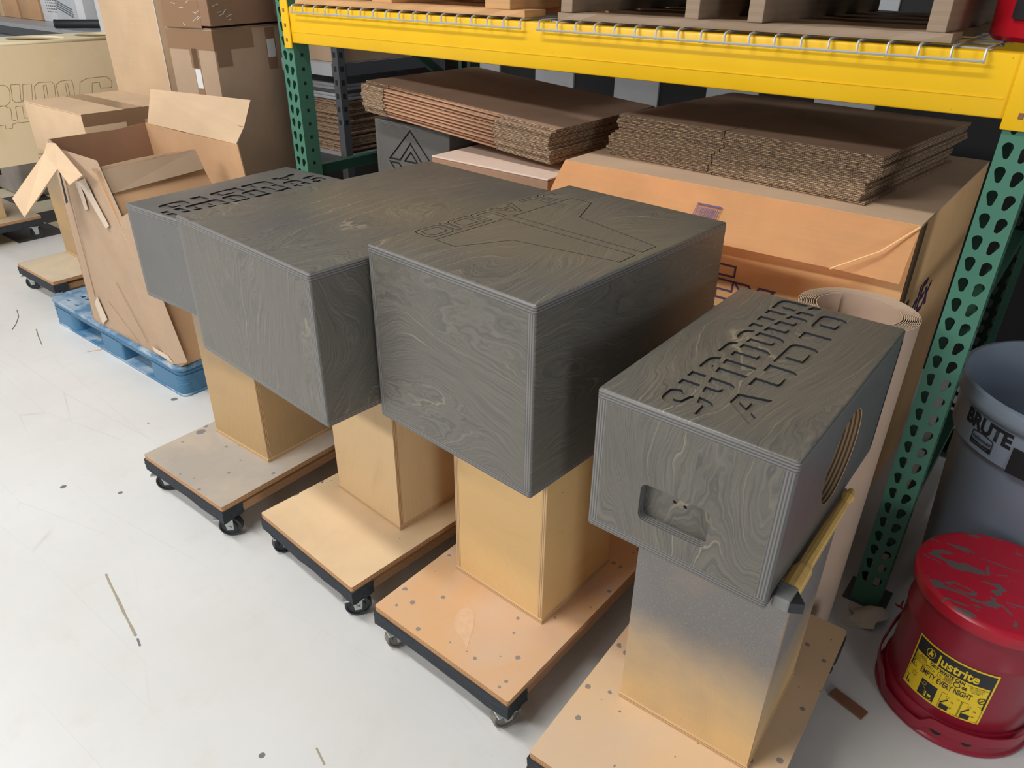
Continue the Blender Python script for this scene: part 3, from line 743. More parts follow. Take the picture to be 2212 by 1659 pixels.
# outlined E and x on the front (traced sizes), plus the rest of the word to its left
def rel(p): return (p[0]+.815, p[1])
wl_ = .006
def outline(pts): return [[rel(p) for p in pts]]
E_ = [(-.775-.06, .884), (-.732, .884), (-.732, .854), (-.771-.01, .853), (-.771-.01, .840), (-.731, .839), (-.733, .810), (-.774-.006, .810), (-.774-.006, .784), (-.733, .784), (-.733, .752), (-.775-.06, .752)]
X_ = [(-.727, .839), (-.686, .839), (-.668, .816), (-.654, .839), (-.612, .839), (-.648, .796), (-.610, .752), (-.654, .752), (-.670, .775), (-.686, .752), (-.728, .752), (-.692, .796)]
S = outline(E_)+outline(X_)
def boxletter(x0, x1, z0, z1, hole=None):
    r = outline([(x0, z0), (x1, z0), (x1, z1), (x0, z1)]); return r
d_ = [(-.845, .884), (-.845, .752), (-.905, .752), (-.93, .775), (-.93, .816), (-.905, .839), (-.88, .839), (-.88, .884)]
e_ = [(-1.035, .80), (-1.01, .839), (-.965, .839), (-.94, .80), (-.94, .79), (-1.0, .79), (-1.0, .78), (-.945, .775), (-.965, .752), (-1.01, .752), (-1.035, .785)]
f_ = [(-1.045, .884), (-1.045, .852), (-1.095, .852), (-1.095, .834), (-1.05, .834), (-1.05, .802), (-1.095, .802), (-1.095, .752), (-1.135, .752), (-1.135, .884)]
S += outline(d_)+outline(e_)+outline(f_)
me = outline_mesh(S, wl_); b = bmesh.new(); b.from_mesh(me)
for v in b.verts: v.co = Vector((v.co.x, -.4508, v.co.y))
b.to_mesh(me); b.free(); put('lettering', me, 'purple', fx)
me = text_mesh('FedEx', .15, .003); put('side_lettering', me, 'purple_dk', fx).matrix_local = Matrix.Translation((.5162, -.20, .80)) @ AX['x'].to_4x4()
tapeq(fx, [(.5158, -.45, .60), (.5158, -.38, .60), (.5158, -.38, 1.085), (.5158, -.45, 1.085)], 'tape')
# pale dusty carton under the flat stack
wc = empty('dusty_carton', (-1.612, 2.2, 0), 0, 'brown carton with pale dusty top under the folded flat cartons', 'carton')
MB().box(-.252, .252, -.30, .30, 0, 1.030).bevel(.004).build('body', 'kraft_dk', wc, True)
MB().box(-.252, .252, -.30, .30, 1.030, 1.036).bevel(.002).build('top_flap', 'kraft_pale', wc)
# support carton + emblem speaker at the back
carton('carton', (-1.90, 2.06), 0, .45, .55, .64, 0, 'plain brown carton supporting the emblem speaker under the rack', 'kraft_dk')
def emblem_cut(t):
    g = .007; S = []
    cx_, cz_ = -2.13, .865
    q = lambda p: (p[0]-cx_, p[1]-cz_)
    A = [(-2.252, .945), (-2.131, 1.063), (-2.015, .945), (-2.072, .945), (-2.133, 1.015), (-2.194, .945)]
    B = [(-2.168, .945), (-2.133, .982), (-2.098, .945)]
    C_ = [(-2.252, .931), (-2.202, .931), (-2.133, .86), (-2.064, .931), (-2.014, .931), (-2.131, .80)]
    for p in (A, B, C_): S += ring([q(v) for v in p], g)
    m = fill2d(S, t/2-.004, t/2+.01); m.materials.append(M['groove']); return m
speaker((-1.928, 2.06), 0, .402, .42, 1.088, .446, 'grey stained speaker box with engraved triangle emblem under the rack', ('stain_soft', 'stain_soft', 'stain_soft'), frontcut=emblem_cut(.018), name='emblem_speaker')
# ---- flattened cartons
def sheet_mesh(wd, dp, th, slots, slot_d, fold=None):
    """flat folded carton with slots cut in from the front edge"""
    pts = [(-wd/2, 0)]
    for s in slots: pts += [(s-.002, 0), (s-.002, slot_d), (s+.002, slot_d), (s+.002, 0)]
    pts += [(wd/2, 0), (wd/2, dp), (-wd/2, dp)]
    if fold: pts = [(-wd/2, .0), (fold[0]-.002, .0), (fold[0]-.002, .012), (fold[1]+.002, .012), (fold[1]+.002, .0), (wd/2, 0), (wd/2, dp), (-wd/2, dp)]
    return MB().prism(pts, 0, th).mesh('flattened_carton')
# stack 1 (tilted)
L1, T1 = .895, .0112
s1 = sheet_mesh(L1, .61, T1*.86, [], 0, (-.325, .215)); s1.materials.append(M['flute'])
fb = MB(); n = 10
prof = [(.014, 0.0012), (.004, .0012), (.0, .003), (-.001, T1*.4), (.001, T1*.62), (.004, T1*.70), (.014, T1*.70)]
for (xa, xb) in ((-.323, .213),):
    va = [fb.bm.verts.new((xa, y, z)) for y, z in prof]; vb = [fb.bm.verts.new((xb, y, z)) for y, z in prof]
    for i in range(len(prof)-1): fb.bm.faces.new((va[i], va[i+1], vb[i+1], vb[i]))
    fb.bm.faces.new(va); fb.bm.faces.new(vb[::-1])
fold_me = fb.mesh('folded_edge'); fold_me.materials.append(M['fold'])
for p in fold_me.polygons: p.use_smooth = True
FRb = Vector((-1.411, 1.97, 1.062)); FLb = Vector((-2.304, 1.985, 1.127))
ux = (FRb-FLb).normalized(); uy = Vector((.055, .998, 0)); uy = (uy-ux*uy.dot(ux)).normalized(); uz = ux.cross(uy)
base = (FRb+FLb)/2
for i in range(10):
    o = put('flattened_carton', s1, None)
    jx, jy = random.uniform(-.006, .006), random.uniform(-.006, .006)+(.012 if i == 9 else 0)
    if i == 9: jx = .012
    p = base+ux*jx+uy*jy+uz*(T1*i)
    a = random.uniform(-.004, .004); x2 = ux*math.cos(a)+uy*math.sin(a); y2 = uy*math.cos(a)-ux*math.sin(a)
    o.matrix_world = Matrix(((x2.x, y2.x, uz.x, p.x), (x2.y, y2.y, uz.y, p.y), (x2.z, y2.z, uz.z, p.z), (0, 0, 0, 1)))
    tag(o, 'flattened brown carton in the tilted stack resting over the emblem speaker', 'carton', 'flattened cartons in the tilted stack')
    put('folded_edge', fold_me, None, o)
# stack 2
L2, T2 = .815, .0097
FR2, FL2 = Vector((-.462, 2.029, 1.0932)), Vector((-1.273, 2.106, 1.0932))
ux = (FR2-FL2).normalized(); uz = Vector((0, 0, 1)); uy = uz.cross(ux); base = (FR2+FL2)/2
s2 = sheet_mesh(L2, .70, T2*.86, [-.035], .13); s2.materials.append(M['flute'])
for i in range(13):
    o = put('flattened_carton', s2, None)
    jx = random.uniform(-.007, .007)+(.022 if i > 6 else 0); jy = random.uniform(-.005, .005)+(.008 if i > 6 else 0)
    p = base+ux*jx+uy*jy+uz*(T2*i); a = random.uniform(-.006, .006)
    x2 = ux*math.cos(a)+uy*math.sin(a); y2 = uy*math.cos(a)-ux*math.sin(a)
    o.matrix_world = Matrix(((x2.x, y2.x, 0, p.x), (x2.y, y2.y, 0, p.y), (0, 0, 1, p.z), (0, 0, 0, 1)))
    tag(o, 'flattened brown carton in the level stack on top of the huge orange-brown carton', 'carton', 'flattened cartons in the level stack')
# ------------------------------------------------------------------ paper roll
pr = empty('paper_roll', (-.345, 1.742, 0), 0, 'upright roll of brown kraft sheet standing behind the small speaker box', 'paper roll')
b = MB(); turns = 11; n = 48; th = .0012; H = .935
inner, outer = [], []
N = turns*n
def rr(i):
    t = i/N; return .090+.044*t**.8+(.004*math.sin(2*math.pi*i/n*1.0+.6) if t < .9 else .004*math.sin(2*math.pi*i/n+.6))
for i in range(N+1):
    a = 2*math.pi*i/n+2.3; r0 = rr(i)
    inner.append((r0*math.cos(a), r0*math.sin(a))); outer.append(((r0+th)*math.cos(a), (r0+th)*math.sin(a)))
zt = lambda i: H+.004*math.sin(i*.13)
vi = [[b.bm.verts.new((p[0], p[1], z)) for z in (0, zt(i))] for i, p in enumerate(inner)]
vo = [[b.bm.verts.new((p[0], p[1], z)) for z in (0, zt(i))] for i, p in enumerate(outer)]
topf = []
for i in range(N):
    b.bm.faces.new((vi[i][0], vi[i+1][0], vi[i+1][1], vi[i][1])); b.bm.faces.new((vo[i][0], vo[i][1], vo[i+1][1], vo[i+1][0]))
    f = b.bm.faces.new((vi[i][1], vi[i+1][1], vo[i+1][1], vo[i][1])); f.material_index = 1
for i in (0, N): b.bm.faces.new((vi[i][0], vi[i][1], vo[i][1], vo[i][0]))
b.build('sheet', ['paper_roll', 'paper_edge'], pr, True)
# ------------------------------------------------------------------ grey bin
gb = empty('round_bin', (.147, 2.14, 0), 0, 'large round grey plastic bin with black raised brand lettering', 'bin')
MB().lathe([(0, .01), (.20, .01), (.215, 0), (.222, .02), (.252, .54), (.258, .56), (.268, .568), (.272, .665), (.278, .672), (.286, .68), (.290, .697), (.284, .720), (.274, .722), (.266, .712), (.262, .65), (.250, .55), (.215, .04), (0, .03)], 72).build('body', 'brute', gb, True)
def wrap(me, r0, zc, ac, slope=0):
    """bend a flat mesh (x across, y up) round a vertical axis, centred at angle ac"""
    def f(x, y, z):
        r_ = r0+slope*y+z; a = ac+x/r0
        return (r_*math.cos(a), r_*math.sin(a), zc+y)
    return xform(me, f)
ac = R(-131)
m_ = text_mesh('BRUTE', .052, .0022, .95); put('brand_lettering', wrap(m_, .2725, .640, ac, .02), 'blackflat', gb)
ring_me = fill2d(ring(rpoly([(-.033, -.019), (.033, -.019), (.033, .014), (0, .019), (-.033, .014)], .002), .0025)); put('badge_outline', wrap(ring_me, .2722, .603, ac, .02), 'blackflat', gb)
bar = fill2d([[(-.032, -.018), (.032, -.018), (.032, -.007), (0, -.010), (-.032, -.007)]]); put('badge_bar', wrap(bar, .2722, .603, ac, .02), 'blackflat', gb)
m_ = text_mesh('Rubbermaid', .0125, .0003, .95); put('badge_lettering', wrap(m_, .2723, .6045, ac, .02), 'blackflat', gb)
m_ = text_mesh('Commercial Products', .0062, 0, .95); put('badge_small_lettering', wrap(m_, .2732, .590, ac, .02), 'greyprint', gb)
me = MB(); [me.quad((i*.012, -.05, 0), ((i+1)*.012, -.05, 0), ((i+1)*.012, .02, 0), (i*.012, .02, 0)) for i in range(8)]
put('sticker', wrap(me.mesh('sticker'), .2726, .615, ac+.30, .02), 'blackflat', gb)
# ------------------------------------------------------------------ red oily-waste can
rc = empty('oily_waste_can', (.110, 1.700, 0), 0, 'red steel oily-waste can with smeared lid and yellow warning label', 'waste can')
MB().lathe([(0, .03), (.160, .03), (.162, .05), (.162, .262), (.165, .270), (.165, .278), (.162, .286), (.162, .362), (.164, .37), (.158, .372), (0, .37)], 72).build('body', 'redcan', rc, True)
MB().lathe([(0, .400), (.09, .399), (.155, .395), (.162, .396), (.170, .394), (.1765, .388), (.1765, .366), (.1735, .358), (.170, .357), (.164, .36)], 72).build('lid', 'redlid', rc, True)
MB().lathe([(.174, 0), (.178, .004), (.178, .010), (.173, .014), (.169, .066), (.166, .070), (.162, .070)], 72).build('base_ring', 'redcan', rc, True)
for a in (-178, -150, -92, -70, -30, -12):
    hole = fill2d([[(.013*math.cos(t), .013*math.sin(t)) for t in [2*math.pi*i/20 for i in range(20)]]])
    put('vent_hole', wrap(hole, .1722, .040, R(a), -.07), 'blackflat', rc)
# foot-lever strap round the base
def strap(prof, a0, a1, n, z_of, r_of, hgt, mat, name):
    b = MB(); V = []
    for i in range(n+1):
        t = i/n; a = a0+(a1-a0)*t; z = z_of(t); r_ = r_of(t)
        V.append([b.bm.verts.new((rr_*math.cos(a), rr_*math.sin(a), zz)) for rr_, zz in ((r_, z), (r_, z+hgt), (r_+.003, z+hgt), (r_+.003, z))])
    for i in range(n):
        for k in range(4): b.bm.faces.new((V[i][k], V[i][(k+1) % 4], V[i+1][(k+1) % 4], V[i+1][k]))
    b.bm.faces.new(V[0]); b.bm.faces.new(V[-1][::-1])
    return b.build(name, mat, rc, True)
def zprof(t):
    s = lambda x: max(0, min(1, x))**2*(3-2*max(0, min(1, x)))
    return .105-.06*s(t/.12)+.0-.028*s((t-.30)/.05)+.030*s((t-.52)/.05)+.05*s((t-.86)/.14)
strap(None, R(-208), R(-12), 70, zprof, lambda t: .179, .030, 'redcan', 'foot_lever')
for a, z in ((-207, .128), (-13, .118)):
    cx_, cy_ = .186*math.cos(R(a)), .186*math.sin(R(a))
    w_ = MB().cyl((.165*math.cos(R(a)), .165*math.sin(R(a)), z), (.200*math.cos(R(a)), .200*math.sin(R(a)), z), .003, 8)
    tx, ty = -math.sin(R(a)), math.cos(R(a))
    for s in (-1, 1): w_.tube([(cx_*1.03, cy_*1.03, z), (cx_*1.06+tx*.008*s, cy_*1.06+ty*.008*s, z+.004), (cx_*1.07+tx*.015*s, cy_*1.07+ty*.015*s, z+.012)], .0022, 6)
    w_.build('wing_nut', 'redcan', rc, True)
# label: flat layout in metres (x across, y up), then wrapped
LA, LZ, LR = R(-99), .178, .1623
LW, LH = .150, .102
def lab(name, me, mat, lift, parent): return put(name, wrap(xform(me, lambda x, y, z: (x*1.2, y*1.58, z)), LR+lift, LZ, LA), mat, parent)
def gridq(x0, x1, y0, y1, n=14):
    b = MB()
    for i in range(n): b.quad(*[(x0+(x1-x0)*k/n, y, 0) for k, y in ((i, y0), (i+1, y0), (i+1, y1), (i, y1))])
    return b.mesh('g')
lb = lab('label', gridq(-LW/2, LW/2, -LH/2, LH/2), 'yellow_p', .0004, rc); lb['label'] = 'yellow printed warning label'
hx, hy = LW/2, LH/2
dark = plain('label_black', srgb(40, 40, 44), .4)
lab('header_band', gridq(-hx+.003, hx-.003, .022, hy-.003), dark, .0007, lb)
lab('side_band', gridq(-hx+.003, -hx+.006, -.010, .022, 1), dark, .0007, lb); lab('side_band', gridq(hx-.006, hx-.003, -.022, .022, 1), dark, .0007, lb)
def tx(body, size, x, y, mat, bold=0, sx=1, lift=.0012, nm='lettering'):
    m_ = text_mesh(body, size, bold, sx); xform(m_, lambda a, b_, c: (a+x, b_+y, c)); lab(nm, m_, mat, lift, lb)
tx('Justrite', .0235, .010, .0335, 'yellow_p', .0006, 1.1)
tx('OILY WASTE CAN', .0080, -.004, .0172, dark, .0003, 1.0)
tx('EMPTY EVERY NIGHT', .0150, -.001, -.0035, dark, .0002, .68)
tx('6 GALLON NOMINAL', .0036, .050, .018, dark); tx('NET CAPACITY', .0036, .050, .0145, dark); tx('5.2 GALLONS', .0036, .050, .011, dark); tx('20 LITERS', .0036, .050, .0075, dark)
tx('MODEL', .0045, -.052, .018, dark); tx('FM', .0040, -.033, .0085, dark, sx=1.2); tx('UL', .0042, -.0125, .0092, dark); tx('GS', .007, .030, .0085, dark, .0004)
tx('< 60°', .0042, .021, -.039, dark); tx('> 60°', .0042, .060, -.039, dark); tx('UL', .0045, .022, -.027, dark); tx('UL', .0055, .0615, -.028, dark)
L_ = lambda a, b_, wd=.0006: strip(a, b_, wd)
circ = lambda x, y, r_, r2=None: [(x+r_*math.cos(t), y+(r2 or r_)*math.sin(t)) for t in [2*math.pi*i/24 for i in range(24)]]
S = []
for i in range(5): S.append(L_((-.068, .0155-.0028*i), (-.044+.003*(i % 3), .0155-.0028*i), .0007))
S += rg([(-.0725, -.0085), (-.059, -.0085), (-.0658, .0035)], .0012)
S += [[(-.0672, -.0068), (-.0644, -.0068), (-.0650, -.0035), (-.0658, -.0015), (-.0668, -.004)]]
S += rg([(-.042, .0085), (-.033, .0125), (-.024, .0085), (-.033, .0045)], .0006)
S += rg([(-.018, .005), (.008, .005), (.008, .0135), (-.018, .0135)], .0006)
S += rg(circ(.017, .0092, .0055, .0042), .0014)
S += rg(circ(.0645, -.0035, .0065, .0055), .0016)
for yy in (.0115, .0092, .007): S.append(L_((-.006, yy), (.0062, yy), .0009))
S += [L_((.0605, -.0065), (.0685, -.0005), .0012), L_((-.073, -.0125), (-.019, -.0125)), L_((-.073, -.0125), (-.073, -.047))]
for xa in (.001, .037): S += rg([(xa, -.0485), (xa+.0345, -.0485), (xa+.0345, -.0165), (xa, -.0165)], .0006)
for xa in (.0035, .0405):
    S.append([(xa, -.0475), (xa+.0155, -.0475), (xa+.0155, -.038), (xa, -.038)]); S.append(strip((xa+.0005, -.0365), (xa+.010, -.0265), .0022))
S += rg(circ(.012, -.0215, .003, .002), .0004)+rg(circ(.050, -.0215, .003, .002), .0004)
S += rg(circ(-.0575, -.0205, .0032), .0006)
for i in range(8): t = i*math.pi/4; S.append(L_((-.0575+.0045*math.cos(t), -.0205+.0045*math.sin(t)), (-.0575+.0068*math.cos(t), -.0205+.0068*math.sin(t)), .0005))
S += [[(-.0685, -.034), (-.0665, -.034), (-.0665, -.045), (-.0685, -.045)], [(-.0645, -.041), (-.061, -.041), (-.061, -.046), (-.0645, -.046)]]
S += rg(circ(-.0675, -.0315, .0012), .0006)
lab('print', fillm(S), dark, .0014, lb)['kind'] = 'stuff'
lab('night_panel', gridq(-.040, -.008, -.0475, -.0165, 4), dark, .0008, lb)
S = rg(circ(-.032, -.0225, .003), .0005)+[L_((-.0385, -.024), (-.0275, -.032), .0005), L_((-.0275, -.032), (-.0275, -.045), .0005)]
S += [[(-.026, -.034), (-.0235, -.034), (-.0235, -.0445), (-.026, -.0445)], rpoly([(-.022, -.036), (-.014, -.036), (-.014, -.041), (-.020, -.0405)])]
S += [L_((-.020, -.041), (-.018, -.0455), .0006), L_((-.018, -.0455), (-.0135, -.0455), .0006), L_((-.0135, -.0455), (-.0115, -.041), .0006)]
S += rg(circ(-.042, .0345, .0085, .008), .0011)
S += [[(-.047, .031), (-.0445, .0345), (-.0445, .038), (-.042, .041), (-.0395, .036), (-.0375, .038), (-.037, .031), (-.0405, .0295), (-.042, .033), (-.0435, .0295)]]
lab('light_print', fillm(S), 'yellow_p', .0017, lb)['kind'] = 'stuff'
# ------------------------------------------------------------------ floor litter on the right
def rag(name, c, r, label):
    b = MB(); bmesh.ops.create_grid(b.bm, x_segments=9, y_segments=9, size=r)
    for v in b.bm.verts:
        a = math.atan2(v.co.y, v.co.x); k = 1+.25*math.sin(3*a+1)+.12*math.sin(5*a)
        x, y = v.co.x*k*.8, v.co.y*k*.8
        v.co = Vector((x, y, max(.001, .018+.018*math.sin(38*x+11*y)+.012*math.sin(52*y-20*x+1)-(x*x+y*y)*2)))
    bmesh.ops.solidify(b.bm, geom=b.bm.faces[:], thickness=.0008)
    o = b.build(name, 'paper', None, loc=c); return tag(o, label, 'rag')
rag('paper_rag', (-.138, 1.822, .0005), .052, 'crumpled off-white paper rag on the floor beside the green rack post')
b = MB().box(-.045, .045, -.016, .016, 0, .006).bevel(.001)
o = b.build('hardboard_scrap', 'plywd_red', None, loc=(-.085, 1.505, 0), rot=(0, 0, R(-14))); tag(o, 'reddish-brown hardboard offcut on the floor by the spattered dolly', 'offcut')
def stick(pts, label, mat='kraft_lt', r=.0018):
    P = [zp(x, y, r) for x, y in pts]; c = P[0]
    o = MB().tube([p-c for p in P], r, 5).build('wood_splinter', mat, None, loc=c); return tag(o, label, 'splinter')
stick([(188, 760), (208, 757), (226, 754)], 'pale thin wood splinter on the floor beside the blue pallet')
stick([(36, 669), (40, 684), (34, 700), (26, 712)], 'long bent dark splinter on the floor near the edge of the vinyl tiles', 'greyprint', .0015)
stick([(78, 711), (82, 725), (90, 744)], 'short dark splinter on the floor, left of the blue pallet corner', 'greyprint', .0015)
# ------------------------------------------------------------------ blue plastic pallet
px0, px1, py0, py1, pz = -3.96, -2.755, 1.262, 2.03, .14
bp = empty('plastic_pallet', ((px0+px1)/2, (py0+py1)/2, 0), 0, 'blue plastic pallet under the torn open carton', 'pallet')
hw, hd = (px1-px0)/2, (py1-py0)/2
def slab(x0, x1, y0, y1, z0, z1, holes):
    S = [rpoly([(x0, y0), (x1, y0), (x1, y1), (x0, y1)], .035, 4)]+holes
    return fill2d(S, z0, z1)
H_ = []; nx, ny = 19, 15; gx = .095
cw, chh = (2*hw-2*gx)/nx, (2*hd-2*gx)/ny
for i in range(nx):
    for j in range(ny):
        x = -hw+gx+i*cw; y = -hd+gx+j*chh; t = .005
        H_.append([(x+t, y+t), (x+cw-t, y+t), (x+cw-t, y+chh-t), (x+t, y+chh-t)])
for i in range(12):
    for yy in (-hd+.045, hd-.045):
        if i % 3 != 2: H_.append(rpoly([(-hw+.10+i*.09, yy-.010), (-hw+.135+i*.09, yy-.010), (-hw+.135+i*.09, yy+.010), (-hw+.10+i*.09, yy+.010)], .008, 3))
for i in range(9):
    for xx in (-hw+.045, hw-.045): H_.append(rpoly([(xx-.010, -hd+.09+i*.1), (xx+.010, -hd+.09+i*.1), (xx+.010, -hd+.15+i*.1), (xx-.010, -hd+.15+i*.1)], .008, 3))
put('top_deck', slab(-hw, hw, -hd, hd, .120, .140, H_), 'blue_worn', bp)
put('rib_layer', slab(-hw+.004, hw-.004, -hd+.004, hd-.004, .098, .1195, H_), 'blue', bp)
for xx in (-hw+.115, 0, hw-.135):
    for yy in (-hd+.10, 0, hd-.10):
        wx = .115 if xx < 0 else (.10 if xx == 0 else .135)
        me = fill2d([rpoly([(-wx+.002, -.098), (wx-.002, -.098), (wx-.002, .098), (-wx+.002, .098)], .04 if xx != 0 else .012, 6)], .012, .0978)
        q = put('block', me, 'blue', bp, True, loc=(xx, yy, 0))
        if yy < 0 and xx != 0:
            s = 1 if xx > 0 else -1
            for zz in (.035, .058, .082):
                a0_ = -math.pi/2 if s > 0 else math.pi
                cx_, cy_ = s*(wx-.042), -.058
                MB().tube([(cx_+.0405*math.cos(a0_+k*math.pi/16), cy_+.0405*math.sin(a0_+k*math.pi/16), zz) for k in range(9)], .0028, 5).build('bump_rib', 'blue', q, True)
H_ = []
for c in (-.30, .27):
    for i in range(5):
        for j in range(3):
            x = c-.11+i*.048; y = -hd+.075+j*.042
            H_.append([(x, y), (x+.040, y), (x+.040, y+.034), (x, y+.034)])
put('bottom_runner', fill2d([rpoly([(-hw, -hd), (hw, -hd), (hw, -hd+.21), (-hw, -hd+.21)], .035, 4)]+H_, 0, .012), 'blue_worn', bp)
put('bottom_runner', fill2d([rpoly([(-hw, hd-.21), (hw, hd-.21), (hw, hd), (-hw, hd)], .035, 4)], 0, .012), 'blue', bp)
for s in (-1, 0, 1): put('bottom_runner', fill2d([[(s*(hw-.1)-.09, -hd+.2105), (s*(hw-.1)+.09, -hd+.2105), (s*(hw-.1)+.09, hd-.2105), (s*(hw-.1)-.09, hd-.2105)]], 0, .012), 'blue', bp)
# ------------------------------------------------------------------ torn open carton on the pallet
oc = empty('open_carton', (-3.18, 1.53, .141), 0, 'torn open brown carton with loose flaps on the blue pallet', 'carton')
ORG = Vector((-3.18, 1.53, .141))
def sheet(name, pts, mat, th=.005, n=None, parent=oc, wob=0):
    """thick card polygon through 3-d points given in world space"""
    b = MB(); vs = [b.bm.verts.new(Vector(p)-ORG) for p in pts]; b.bm.faces.new(vs)
    bmesh.ops.triangulate(b.bm, faces=b.bm.faces[:])
    b.bm.normal_update()
    bmesh.ops.solidify(b.bm, geom=b.bm.faces[:], thickness=th)
    return b.build(name, mat, parent)
FLb_, FRb_ = Vector((-3.50, 1.272, .143)), Vector((-2.765, 1.280, .143))
BLb_, BRb_ = Vector((-3.56, 1.80, .143)), Vector((-2.775, 1.80, .143))
FLt, BLt, BRt = zp(104, 301, .95), zp(313, 265, .95), zp(512, 312, .95)
sheet('bottom', [FLb_, FRb_, BRb_, BLb_], 'kraft_dk')
sheet('left_wall', [FLb_, BLb_, BLt, BLt*.66+FLt*.34+Vector((0, 0, -.008)), BLt*.4+FLt*.6+Vector((0, 0, -.004)), FLt], 'kraft_dk')
sheet('back_wall', [BLb_, BRb_, BRt, BRt*.5+BLt*.5+Vector((0, 0, -.006)), BLt], 'kraft_in')
# front wall, its right edge torn away along a diagonal
fy = 1.275
def fpt(x, y, Y=fy): return yp(x, y, Y)
tear = [(181, 378), (192, 410), (200, 425), (214, 462), (229, 490), (240, 500), (254, 545), (268, 572), (285, 600), (300, 640), (322, 690), (345, 742), (368, 788)]
sheet('front_wall', [FLb_]+[FRb_]+[fpt(x, y, 1.272-.0*i) for i, (x, y) in enumerate(tear[::-1])]+[FLt+Vector((.18, -.035, -.01)), FLt], 'kraft')
# creases pressed into the front wall
for (a, c) in (((136, 372), (205, 640)), ((250, 610), (318, 740)), ((232, 650), (300, 742))):
    p, q = fpt(*a, 1.2695), fpt(*c, 1.2695); MB().tube([p-ORG, q-ORG], .0016, 5).build('crease', 'kraft', oc, True)
# slot in the front wall beside the flap
p = [fpt(x, y, 1.2685) for x, y in ((128, 373), (131, 373), (147, 437), (143, 440))]
sheet('slot', p, 'blackflat', .0008)
# right wall leaning inwards
RT0, RT1 = xp(205, 370, -3.06), xp(417, 322, -3.04)
sheet('right_wall', [FRb_+Vector((.004, .004, 0)), BRb_+Vector((.0, -.05, 0)), BRb_*.45+RT1*.55+Vector((.03, 0, 0)), RT1, RT0, RT0*.62+FRb_*.38+Vector((.012, 0, .01)), RT0*.3+FRb_*.7+Vector((.02, 0, .01))], 'kraft_in')
q = RT1-RT0
sheet('folded_lip', [RT0+Vector((.012, -.002, 0)), RT0+q*1.0+Vector((.012, 0, 0)), RT0+q*1.01+Vector((.052, 0, -.075)), RT0+q*.06+Vector((.045, 0, -.085))], 'kraft', .004)
sheet('torn_edge', [RT0+q*.0+Vector((-.004, -.012, .010)), RT0+q*.45+Vector((-.004, 0, .012)), RT0+q*.9+Vector((-.002, 0, .004)), RT0+Vector((-.002, 0, -.01))], 'kraft_lt', .003)
# raised back flap, two panels with a score line
h0, h1 = BLt+Vector((.02, .002, .0)), BRt+Vector((-.01, .002, 0))
UL, UR = zp(325, 192, 1.10), zp(541, 216, 1.09)
ml, mr = h0*.55+UL*.45, h1*.62+UR*.38
sheet('raised_flap', [h0, h1, mr+Vector((0, .012, 0)), UR, UL, ml+Vector((0, .012, 0))], 'kraft_lt')
MB().tube([ml-ORG+Vector((0, .006, 0)), mr-ORG+Vector((0, .006, 0))], .0015, 5).build('score_line', 'kraft_dk', oc)
# L-shaped front flap hanging outwards
dep = {(104, 311): 1.262, (122, 312): 1.268, (181, 380): 1.225, (153, 400): 1.20, (127, 366): 1.205, (55, 471): 1.05, (28, 430): 1.05, (97, 333): 1.215}
fl_pts = [yp(x, y, dep[(x, y)]) for (x, y) in [(104, 311), (122, 312), (181, 380), (153, 400), (127, 366), (55, 471), (28, 430), (97, 333)]]
sheet('hanging_flap', fl_pts, 'kraft_lt', .006)
# tape scraps
for pts in ([(375, 786), (362, 768), (328, 748), (334, 760)], [(232, 690), (222, 700), (205, 655), (210, 640)], [(158, 385), (170, 392), (183, 425), (190, 452), (184, 454), (170, 415)]):
    sheet('tape_scrap', [yp(x, y, 1.266) for x, y in pts], 'tape_lt', .0006)
sheet('torn_tape', [yp(x, y, 1.262) for x, y in ((168, 392), (183, 385), (205, 430), (236, 488), (229, 494), (197, 440))], 'tape_lt', .0006)
# ------------------------------------------------------------------ cartons, dollies and cabinet beyond, on the left
dolly((-4.117, 1.348), 0, 'furniture dolly with pale dusty deck beside the blue pallet', 'deck5', 'rubber', wd=.44, yaws=(40, 45, 30, 90))
pedestal((-4.225, 1.60), 0, 'dusty plywood pedestal half hidden behind the torn open carton', 'ped_dust')
cc = carton('taped_carton', (-4.03, 1.668), 1, .635, .53, .25, .705, 'closed tan carton with clear tape along its top, behind the torn open carton', 'kraft_lt')
MB().box(-.318, .318, -.05, .05, .2503, .2508).build('tape', 'tape', cc)
MB().box(.3178, .3186, -.05, .05, .16, .25).build('tape', 'tape', cc)
MB().box(.3176, .3182, -.265, .265, .19, .249).build('tape', 'tape', cc)
tb_ = empty('tall_carton', ctr((-4.39, 2.35), 1, .63, .5), R(1), 'tall plain tan carton standing behind the closed taped carton', 'carton')
MB().box(-.315, .315, -.25, .25, 0, 1.75).bevel(.004).build('body', 'kraft_lt', tb_, True)
MB().tube([(.314, -.251, .6), (.316, -.252, 1.0), (.314, -.251, 1.3), (.315, -.252, 1.74)], .002, 5).build('torn_edge', 'white', tb_)
lo = carton('taped_carton', (-3.613, 2.196), 14, .30, .62, 1.335, 0, 'lower brown taped carton of the stack beside the green rack post', 'kraft', 'stacked taped cartons')
def flat(parent, name, axis, c, w2, h2, mat, lab=None):
    q = MB()
    if axis == 'y': q.box(c[0]-w2, c[0]+w2, c[1]-.0006, c[1]+.0002, c[2]-h2, c[2]+h2)
    else: q.box(c[0]-.0002, c[0]+.0006, c[1]-w2, c[1]+w2, c[2]-h2, c[2]+h2)
    o = q.build(name, mat, parent)
    if lab: o['label'] = lab
    return o
flat(lo, 'tape', 'y', (0, -.3102, 1.28), .149, .045, 'tape'); flat(lo, 'tape', 'y', (.01, -.3106, 1.20), .025, .05, 'tape')
flat(lo, 'tape', 'y', (.02, -.3106, 1.09), .022, .15, 'tape')
